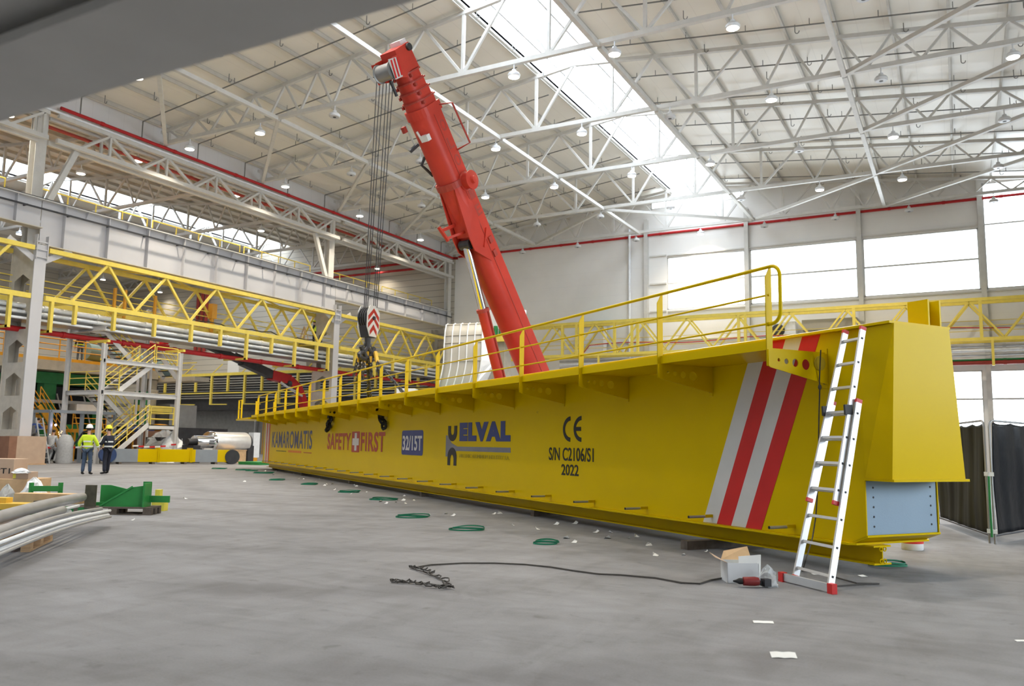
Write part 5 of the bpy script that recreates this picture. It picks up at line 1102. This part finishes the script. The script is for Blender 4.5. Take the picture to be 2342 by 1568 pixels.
# ================================================================== pallets, pipes and parts at the lower left
RH = V((RGT.x, RGT.y, 0)).normalized(); FH = V((FWD.x, FWD.y, 0)).normalized()
def fbox(mb, o, u0, u1, w0, w1, z0, z1, yaw=0.0):
    c, s = math.cos(yaw), math.sin(yaw); a = RH*c+FH*s; b = FH*c-RH*s; m_ = MB().box(u0, u1, w0, w1, z0, z1); o = V((o[0], o[1], 0))
    mb.add([o+a*p[0]+b*p[1]+V((0, 0, p[2])) for p in m_.v], m_.f); return mb
def pallet(o, label, L, W, yaw, m='wood'):
    t = thing('pallet', label, 'pallet', (o[0], o[1], 0))
    for k in range(3): obj(fbox(MB(), o, 0, L, W*k/2-.05*k, W*k/2-.05*k+.1, 0, .02, yaw), 'bottom_board', m, t)
    for i in range(3):
        for j in range(3): obj(fbox(MB(), o, (L-.15)*i/2, (L-.15)*i/2+.15, (W-.1)*j/2, (W-.1)*j/2+.1, .02, .11, yaw), 'block', m, t)
    for k in range(5): obj(fbox(MB(), o, 0, L, (W-.12)*k/4, (W-.12)*k/4+.12, .11, .14, yaw), 'top_board', m, t)
    return t
po = at(167, 1176, z=0); pallet(po, 'dark wooden pallet carrying the green brackets', 1.36, .5, .06, 'old_wood')
pp1 = at(68, 1262, z=0); pallet(pp1, 'pale wooden pallet under the bundle of steel pipes', 1.2, .8, 1.875)
gb = thing('steel_bracket', 'green welded steel bracket with twisted plates on the dark pallet', 'steel bracket', po+V((0, 0, .14)))
def fp(o, u, w, z, yaw=.06):
    c, s = math.cos(yaw), math.sin(yaw); return V((o[0], o[1], 0))+(RH*c+FH*s)*u+(FH*c-RH*s)*w+V((0, 0, z))
obj(MB().prism([fp(po, .42, .08, .14), fp(po, 1.20, .08, .14), fp(po, 1.20, .08, .52), fp(po, .98, .08, .49)], FH*.02), 'web_plate', 'bracket_green', gb)
obj(MB().prism([fp(po, .24, .50, .14), fp(po, 1.15, .50, .14), fp(po, .85, .50, .40), fp(po, .42, .50, .50), fp(po, .24, .50, .50)], FH*.02), 'web_plate', 'bracket_green', gb)
obj(MB().bar(fp(po, .42, .07, .15), fp(po, .98, .07, .50), .03, .016, FH), 'plate_edge', 'bracket_green', gb)
obj(fbox(MB(), po, .17, .36, .02, .06, .14, .52, .06), 'end_plate', 'rust_brown', gb); obj(fbox(MB(), po, 1.19, 1.22, .0, .35, .14, .56, .06), 'end_plate', 'bracket_green', gb); obj(fbox(MB(), po, 1.07, 1.22, .32, .34, .14, .58, .06), 'end_plate', 'bracket_green', gb)
obj(fbox(MB(), po, .24, 1.2, .3, .36, .14, .2, .06), 'base_bar', 'bracket_green', gb); obj(fbox(MB(), po, 1.2, 1.58, .25, .29, .21, .33, .06), 'tail_plate', 'bracket_green', gb)
yo = at(345, 1168, z=0); yb = thing('yellow_box', 'pale yellow box beside the dark pallet with green bracket', 'box', yo); obj(fbox(MB(), yo, 0, .24, 0, .2, 0, .16), 'box_body', 'box_yellow', yb); obj(fbox(MB(), yo, .05, .14, .02, .15, .1, .40), 'upright_box', 'box_yellow', yb)
def long_pipe(k, u0, v0, u1, v1, z0, z1, r, m, label, back=2.2):
    a, b = at(u0, v0, z=z0), at(u1, v1, z=z1); a = a-(b-a).normalized()*back
    t = thing('steel_pipe', label, 'steel pipe', b, group='steel pipes on the pale pallet'); mb = MB(); d = (b-a).normalized(); n_ = 14
    q = [a+(b-a)*(i/10)+V((0, 0, (.05 if k > 3 else .02)*math.sin(PI*max(0, i/10-.25)/.75))) for i in range(11)]; mb.path(q, r, n_); mb.f = mb.f[:-2]; obj(mb, 'tube', m, t, smooth=True, solid=.004); d = (q[-1]-q[-2]).normalized(); obj(MB().tube(b-d*.12, b+d*.002, r*.86, n_), 'bore', 'dark_steel', t)
PL = [(0, 1183, 188, 1136, .42, .36, .075, 'grey_pipe', 'thickest grey pipe, uppermost on the pipe bundle at the lower left'), (0, 1217, 143, 1166, .34, .30, .06, 'grey_pipe', 'second thick grey pipe ending left of the dark pallet'),
      (0, 1197, 160, 1169, .28, .24, .028, 'galvanised', 'thin bright pipe between the two thick grey pipes'), (0, 1209, 180, 1156, .36, .28, .022, 'galvanised', 'thin pipe running beneath the thickest grey pipe')]
for k in range(7):
    PL.append((0, (1228, 1234, 1243, 1249, 1256, 1262, 1269)[k], (232, 205, 252, 246, 248, 232, 253)[k], (1163, 1172, 1167, 1172, 1177, 1184, 1181)[k], (.34, .28, .29, .26, .22, .20, .20)[k], (.25, .22, .22, .20, .17, .15, .15)[k], (.026, .016, .02, .017, .022, .014, .018)[k], 'galvanised' if k % 3 else 'grey_pipe', 'thin galvanised tube of the fanned row on the pallet, %s from the top' % ORD[k]))
for k, a in enumerate(PL): long_pipe(k, *a)
def imgbox(name, label, cat, u0, v0, u1, v1, d, th, m, group=None, extra=None):
    """a box that stands d metres away, facing the eye"""
    a, b = at(u0, v1, d=d), at(u1, v0, d=d); w = (at(u1, v1, d=d)-a).length; h = b.z-a.z; t = thing(name, label, cat, a, group=group)
    mb = MB(); mm = MB().box(0, w, 0, th, 0, h); mb.add([a+RH*p[0]+FH*p[1]+V((0, 0, p[2])) for p in mm.v], mm.f); obj(mb, 'body', m, t, bevel=.006); return t, a, w, h
# the heap of crates and cartons at the left edge, bottom to top
imgbox('wooden_crate', 'open wooden crate holding cartons at the left edge', 'crate', -90, 1096, 57, 1160, 16.8, .9, 'crate_wood')
t, a, w, h = imgbox('cardboard_carton', 'brown carton with black printed marks on the crate at the left edge', 'carton', -70, 1049, 29, 1096, 17.0, .5, 'cardboard')
def ftext(txt, name, m, parent, o, w, h):
    me = text_mesh(txt, .01, .001); me.materials.append(MAT[m]); q = link(name, me, parent); n_ = -FH
    q.matrix_local = Matrix.Translation(o-parent.location) @ basis(tuple(RH*w), (0, 0, h), tuple(n_), (0, 0, 0)); return q
ftext('?T1', 'printed_marks', 'decal_black', t, a+RH*(w*.64)+V((0, 0, h*.30))-FH*.004, w*.28, h*.26)
t, a, w, h = imgbox('cardboard_carton', 'lower brown carton with a yellow sticker beside the printed carton', 'carton', 29, 1079, 64, 1097, 16.9, .35, 'cardboard')
obj(MB().prism([a+V((0, 0, h*.2))-FH*.004, a+RH*.06+V((0, 0, h*.2))-FH*.004, a+RH*.06+V((0, 0, h*.75))-FH*.004, a+V((0, 0, h*.75))-FH*.004], FH*.002), 'sticker', 'box_yellow', t)
p = at(48, 1080, d=16.9); film_lump('film_wrap', 'crumpled white film on top of the stickered carton', 'plastic film', (p.x, p.y, p.z-.01), .20, .16, .10, 'plastic_white', 11)
p = at(76, 1132, d=16.2); film_lump('foam_bag', 'pale plastic bag bulging beside the open crate', 'plastic bag', (p.x, p.y, 0), .26, .3, .55, 'plastic_white', 12)
p = at(14, 1148, d=15.6); film_lump('film_wrap', 'clear plastic film lying in front of the open crate', 'plastic film', (p.x, p.y, 0), .25, .2, .45, 'film', 13)
gf = thing('trestle', 'small green steel frame standing between the crate and the plank', 'steel frame', at(103, 1150, z=0))
a = at(70, 1133, d=15.4); b = at(137, 1133, d=15.4)
for q in (a, b): obj(MB().bar(V((q.x, q.y, 0)), q+V((0, 0, .24)), .06, .06), 'upright', 'bracket_green', gf)
obj(MB().bar(a+V((0, 0, .13)), b+V((0, 0, .13)), .06, .1), 'crossbar', 'bracket_green', gf); obj(MB().prism([a-V((0, 0, .12))+FH*.08, b-V((0, 0, .12))+FH*.08, b+FH*.08, a+FH*.08], FH*.01), 'white_panel', 'paper_white', gf)
imgbox('plank', 'thick pale plank lying behind the pipe bundle', 'plank', 30, 1130, 182, 1150, 14.9, .3, 'crate_wood'); imgbox('timber', 'short dark timber under the pale plank', 'timber', 74, 1145, 92, 1172, 14.6, .25, 'old_wood')
imgbox('green_beam', 'long dark green beam under the plank at the left', 'steel beam', -60, 1160, 190, 1184, 14.75, .2, 'machine_green')
imgbox('yellow_plate', 'yellow steel plate at the left edge above the pipes', 'steel plate', -60, 1152, 74, 1164, 13.9, .35, 'ochre'); imgbox('green_stand', 'green stand under the yellow plate at the left edge', 'stand', -60, 1164, 60, 1186, 13.95, .3, 'bracket_green')
imgbox('yellow_part', 'small yellow part standing on the plank at the left edge', 'part', -20, 1138, 13, 1152, 14.0, .2, 'ochre')

# ================================================================== things on the floor near the girder
def strap(u, v, r, label, seed, m='strap_green', squash=.8):
    p = at(u, v, z=0); rr = random.Random(seed); t = thing('strap_coil', label, 'strap coil', p, group='green strap coils on the floor')
    for q in range(2):
        ph = rr.uniform(0, 6.28); mb = MB(); n_ = 36; R1 = []
        for i in range(n_):
            a = 2*PI*i/n_; w = r*(1+.07*math.sin(2*a+ph)); R1.append(p+RH*(w*math.cos(a)+.03*q)+FH*(w*squash*math.sin(a)+.05*q)+V((0, 0, .006+.012*q+.02*(1+math.sin(a*2+ph))/2*q)))
        vs = []
        for c in R1: vs += [c, c+V((0, 0, .022)), ]
        mb.add(vs, [(2*i, 2*((i+1) % n_), 2*((i+1) % n_)+1, 2*i+1) for i in range(n_)]); obj(mb, 'band', m, t, solid=.003)
    a, b = R1[3], R1[20]; obj(MB().path([a+V((0, 0, .02)), a.lerp(b, .5)+V((0, 0, .035)), b+V((0, 0, .02))], .006, 5), 'loose_end', m, t)
for k, (u, v, r) in enumerate(((1247, 1244, .18), (1067, 1212, .27), (942, 1183, .30), (877, 1143, .32), (797, 1126, .27), (706, 1108, .27), (632, 1098, .27), (602, 1082, .4), (575, 1077, .25), (555, 1075, .35), (500, 1072, .35))):
    strap(u, v, r, 'green strap coil on the floor, %s from the near end of the girder' % ORD[k+1], k)
p = at(2035, 1296, z=0); strap(2030, 1294, .22, 'dark green strap coil under the right end of the girder', 40, squash=.5)
SC = [(1296, 1231), (1363, 1217), (1313, 1240), (1390, 1231), (1397, 1217), (1440, 1231), (1457, 1227), (1484, 1247), (1564, 1269), (1615, 1261), (1272, 1199), (1130, 1175), (1143, 1174), (1036, 1179), (983, 1176), (924, 1134), (883, 1151), (947, 1144), (928, 1151),
      (922, 1144), (870, 1147), (905, 1148), (838, 1125), (803, 1129), (765, 1120), (748, 1107), (742, 1110), (722, 1100), (694, 1095), (684, 1094), (607, 1078), (632, 1077), (626, 1085), (606, 1077), (672, 1083), (692, 1084), (815, 1112), (812, 1110), (760, 1107), (730, 1095), (559, 1101), (424, 1140), (304, 1189), (1020, 1175), (1174, 1201), (1315, 1197), (1680, 1300), (1500, 1270), (1230, 1210)]
rr = random.Random(5); sc0 = None
for k, (u, v) in enumerate(SC):
    p = at(u, v, z=0)
    if sc0 is None:
        s_ = MB().add([(-.05, -.035, .002), (.05, -.035, .002), (.055, .03, .03), (-.05, .035, .004), (0, .04, .05)], [(0, 1, 2, 3), (3, 2, 4)]); sc0 = o = obj(s_, 'paper_scrap', 'paper_white', solid=.002)
        tag(o, 'small white paper scrap lying on the concrete in front of the yellow girder', 'paper scrap', 'white paper scraps along the girder')
    else: o = sc0.copy(); COL.objects.link(o)
    o.location = p; o.rotation_euler = (0, 0, rr.uniform(0, 6.28)); q = rr.uniform(.5, 1.05); o.scale = (q, q*rr.uniform(.5, 1), q)
def strip(u, v, L, W, yaw, label, fold):
    p = at(u, v, z=0); c, s = math.cos(yaw), math.sin(yaw); a = RH*c+FH*s; b = FH*c-RH*s; mb = MB()
    mb.add([p+a*(L*i/4-L/2)+b*W*(j-.5)+V((0, 0, .004+fold*(j+.15*(i % 2)))) for i in range(5) for j in (0, 1)], [(2*i, 2*i+2, 2*i+3, 2*i+1) for i in range(4)])
    tag(obj(mb, 'paper_strip', 'paper_white', solid=.002), label, 'paper strip')
strip(1746, 1424, .155, .045, -.1, 'flat white paper strip on the floor in front of the ladder', .008); strip(1792, 1503, .165, .05, -.05, 'folded white paper strip nearest the viewer on the floor', .025); strip(2338, 1466, .10, .03, .1, 'white paper strip at the right edge of the floor', .004)
strip(1865, 1313, .07, .06, .1, 'white scrap of card between the ladder feet', .003); strip(1973, 1318, .08, .06, .4, 'white scrap of card right of the ladder foot', .01)
# long dark cable with two tangles
cp = [at(u, v, z=.012) for u, v in ((955, 1296), (985, 1291), (1060, 1287), (1130, 1287), (1200, 1290), (1260, 1296), (1310, 1304), (1370, 1312), (1420, 1314), (1500, 1321), (1560, 1332), (1600, 1334), (1625, 1326), (1660, 1320))]
t = thing('cable', 'long thin dark cable trailing across the floor to the open carton', 'cable', cp[0]); obj(MB().path(cp, .009, 6), 'lead', 'cable_black', t)
def tangle(pts, label, n_, seed):
    rr = random.Random(seed); c = at(*pts[0], z=0); t = thing('cable_tangle', label, 'cable', c)
    P = [at(u, v, z=.014) for u, v in pts]; path = []
    for i in range(n_*12):
        f = i/(n_*12)*(len(P)-1); j = min(int(f), len(P)-2); q = P[j].lerp(P[j+1], f-j); a = 2*PI*i/12
        path.append(q+RH*.05*math.cos(a+.3*i)+FH*.045*math.sin(a)+V((0, 0, .012*(1+math.sin(i*1.7)))))
    obj(MB().path(path, .007, 5), 'loops', 'cable_black', t); obj(MB().path([P[-1], P[-1].lerp(P[0], .5)+FH*.1, P[0]], .007, 5), 'strand', 'cable_black', t)
tangle([(940, 1298), (965, 1300), (985, 1312), (1032, 1336)], 'knotted bunch of dark cable where the long cable starts', 5, 1); tangle([(895, 1330), (930, 1330), (965, 1336), (1010, 1344), (1032, 1342)], 'flat bunch of dark cable nearest the viewer', 6, 2)
lp_ = [at(u, v, z=.012) for u, v in ((1835, 1303), (1880, 1310), (1930, 1325), (1960, 1333), (2010, 1334), (1960, 1336), (1905, 1340), (1850, 1338), (1780, 1325))]
t = thing('cable', 'dark cable looping on the floor right of the ladder foot', 'cable', lp_[0]); obj(MB().path(lp_, .008, 6), 'lead', 'cable_black', t)
# open carton with tools
bo = at(1664, 1333, z=0); bx = thing('open_carton', 'small open cardboard carton with raised flaps left of the ladder', 'carton', bo)
def wall4(o, w, d, h, t_=.006):
    mb = MB(); fbox(mb, o, 0, w, 0, t_, 0, h); fbox(mb, o, 0, w, d, d+t_, 0, h); fbox(mb, o, 0, t_, 0, d, 0, h); fbox(mb, o, w-t_, w, 0, d, 0, h); fbox(mb, o, 0, w, 0, d, 0, t_); return mb
obj(wall4(bo, .32, .26, .20), 'carton_body', 'plastic_white', bx)
def bp(u, w, z): return V((bo.x, bo.y, 0))+RH*u+FH*w+V((0, 0, z))
obj(MB().prism([bp(0, 0, .2), bp(0, .26, .2), bp(-.12, .26, .27), bp(-.12, 0, .25)], (0, 0, .004)), 'flap', 'cardboard', bx); obj(MB().prism([bp(0, .26, .2), bp(.32, .26, .2), bp(.30, .34, .33), bp(.05, .34, .28)], (0, .004, 0)), 'flap', 'crate_wood', bx)
obj(MB().prism([bp(.12, .02, .0), bp(.34, .02, .0), bp(.36, .06, .28), bp(.13, .06, .26)], -FH*.004), 'flap', 'paper_white', bx)
go = at(1712, 1328, z=0); t = thing('work_glove', 'yellow and white work glove on the front of the open carton', 'glove', go); obj(MB().ball(go+V((0, 0, .10)), .045, .03, .05), 'palm', 'helmet_yellow', t); obj(MB().ball(go+V((.0, -.01, .04)), .055, .04, .045), 'cuff', 'paper_white', t)
for k in range(4): obj(MB().path([go+RH*(-.03+.02*k)+V((0, 0, .13)), go+RH*(-.035+.022*k)+V((0, 0, .16)), go+RH*(-.045+.024*k)-FH*.02+V((0, 0, .165))], .01, 6), 'finger', 'helmet_yellow', t)
do = at(1712, 1343, z=0); dr = thing('cordless_drill', 'dark red cordless drill lying in front of the open carton', 'drill', do)
obj(MB().lathe(do+V((0, 0, .06))-RH*.06, RH, [(.02, 0), (.042, .01), (.045, .12), (.038, .16), (.02, .17)], 16), 'motor_body', 'tool_red', dr, smooth=True); obj(MB().lathe(do+V((0, 0, .06))-RH*.06, -RH, [(.03, 0), (.03, .03), (.015, .06), (.008, .09)], 14), 'chuck', 'black_rubber', dr, smooth=True)
obj(MB().bar(do+RH*.07+V((0, 0, .05)), do+RH*.15+FH*.02+V((0, 0, .04)), .05, .04), 'handle', 'black_rubber', dr); obj(MB().bar(do+RH*.14+V((0, 0, .05)), do+RH*.21+FH*.02+V((0, 0, .05)), .08, .07), 'battery', 'charcoal', dr)
bo2 = at(1756, 1340, z=0); film_lump('plastic_bag', 'clear plastic bag of small parts beside the drill', 'plastic bag', bo2, .10, .08, .20, 'film', 21)
for k in range(6): q = bo2+RH*(.06*math.cos(k))+FH*(.05*math.sin(2*k)); tag(obj(MB().tube(q+V((0, 0, .012)), q+RH*.04+V((0, 0, .012)), .010, 8), 'bolt', 'galvanised'), 'small steel bolt in the clear plastic bag beside the drill', 'bolt', 'bolts in the plastic bag')
# red and white tub, welding screens
bo = at(2087, 1256, z=0); t = thing('paint_tub', 'red and white plastic tub standing behind the right end of the girder', 'tub', bo)
obj(MB().lathe(bo, (0, 0, 1), [(.135, 0), (.14, .01), (.143, .085), (.143, .09)], 28), 'base', 'plastic_white', t, smooth=True); obj(MB().lathe(bo+V((0, 0, .09)), (0, 0, 1), [(.145, 0), (.152, .265), (.152, .27)], 28), 'label_band', 'tub_red', t, smooth=True); obj(MB().lathe(bo+V((0, 0, .36)), (0, 0, 1), [(.152, 0), (.16, .02), (.16, .05), (.15, .055)], 28), 'lid', 'plastic_white', t, smooth=True)
def screen(a, b, label, m, seed, cloth_top, n_=26):
    a, b = V(a), V(b); t = thing('welding_screen', label, 'welding screen', a); d = (b-a); L = d.length; d = d.normalized(); nrm = V((d.y, -d.x, 0)); rr = random.Random(seed); ph = [rr.uniform(0, 6) for _ in range(4)]; H2 = 1.84
    fr = [a+V((0, 0, .0)), a+V((0, 0, H2-.10)), a+d*.03+V((0, 0, H2-.03)), a+d*.10+V((0, 0, H2)), b-d*.10+V((0, 0, H2)), b-d*.03+V((0, 0, H2-.03)), b+V((0, 0, H2-.1)), b]
    obj(MB().path(fr, .017, 8), 'frame', 'wire_grey', t, smooth=True); obj(MB().tube(a+V((0, 0, .12)), b+V((0, 0, .12)), .014, 8), 'bottom_tube', 'dark_steel', t)
    def f(u, v):
        s = L*(.02+.96*u); z = .14+(cloth_top-.14)*v; w = .009*math.sin(9*u*L+ph[0]+v)+.004*math.sin(17*u*L+ph[1]+3*v)+.014*math.sin(5*v+6*u+ph[2]); sag = -.03*abs(math.sin(PI*u*5))*(1 if v > .99 else 0)
        return a+d*s+nrm*w+V((0, 0, z+sag))
    obj(MB().grid(f, 60, n_), 'curtain', m, t, smooth=True, solid=.004)
    for k in range(6): c = f(k/5, 1); obj(MB().path([c-V((0, 0, .02)), c+V((0, 0, .05)), V((c.x, c.y, H2))], .004, 5), 'tie', 'paper_white', t)
    for s in (.15, 1.0): obj(MB().box(a.x-.03, a.x+.03, a.y-.03, a.y+.03, s, s+.06), 'clamp', 'galvanised', t)
screen((.40, 14.56, 0), (1.9, 18.6, 0), 'black plastic welding screen at the right edge', 'screen_black', 3, 1.82); screen((.33, 14.62, 0), (-.42, 17.9, 0), 'dark olive welding screen between the girder end and the black screen', 'screen_olive', 4, 1.80)
t = thing('gas_hose', 'green hose on the post between the two welding screens', 'hose', (.36, 14.5, 0)); obj(MB().path([(.36, 14.52, .1), (.355, 14.51, .6), (.36, 14.515, 1.0)], .016, 6), 'tube', 'machine_green', t)
# steel beam carried over the viewer's head
ob = thing('overhead_beam', 'dull grey steel beam crossing very close overhead at the upper left', 'steel beam', (-1, 1.3, 0))
obj(MB().box(-7.5, 5.2, 1.20, 1.52, 2.40, 2.43), 'bottom_flange', 'beam_grey', ob); obj(MB().box(-7.5, 5.2, .2, 1.50, 2.47, 3.3), 'box_body', 'beam_grey', ob)
for x in (-7.2, 5.0): obj(MB().box(x-.12, x+.12, .5, .9, 0, 2.5), 'trestle', 'beam_grey', ob)
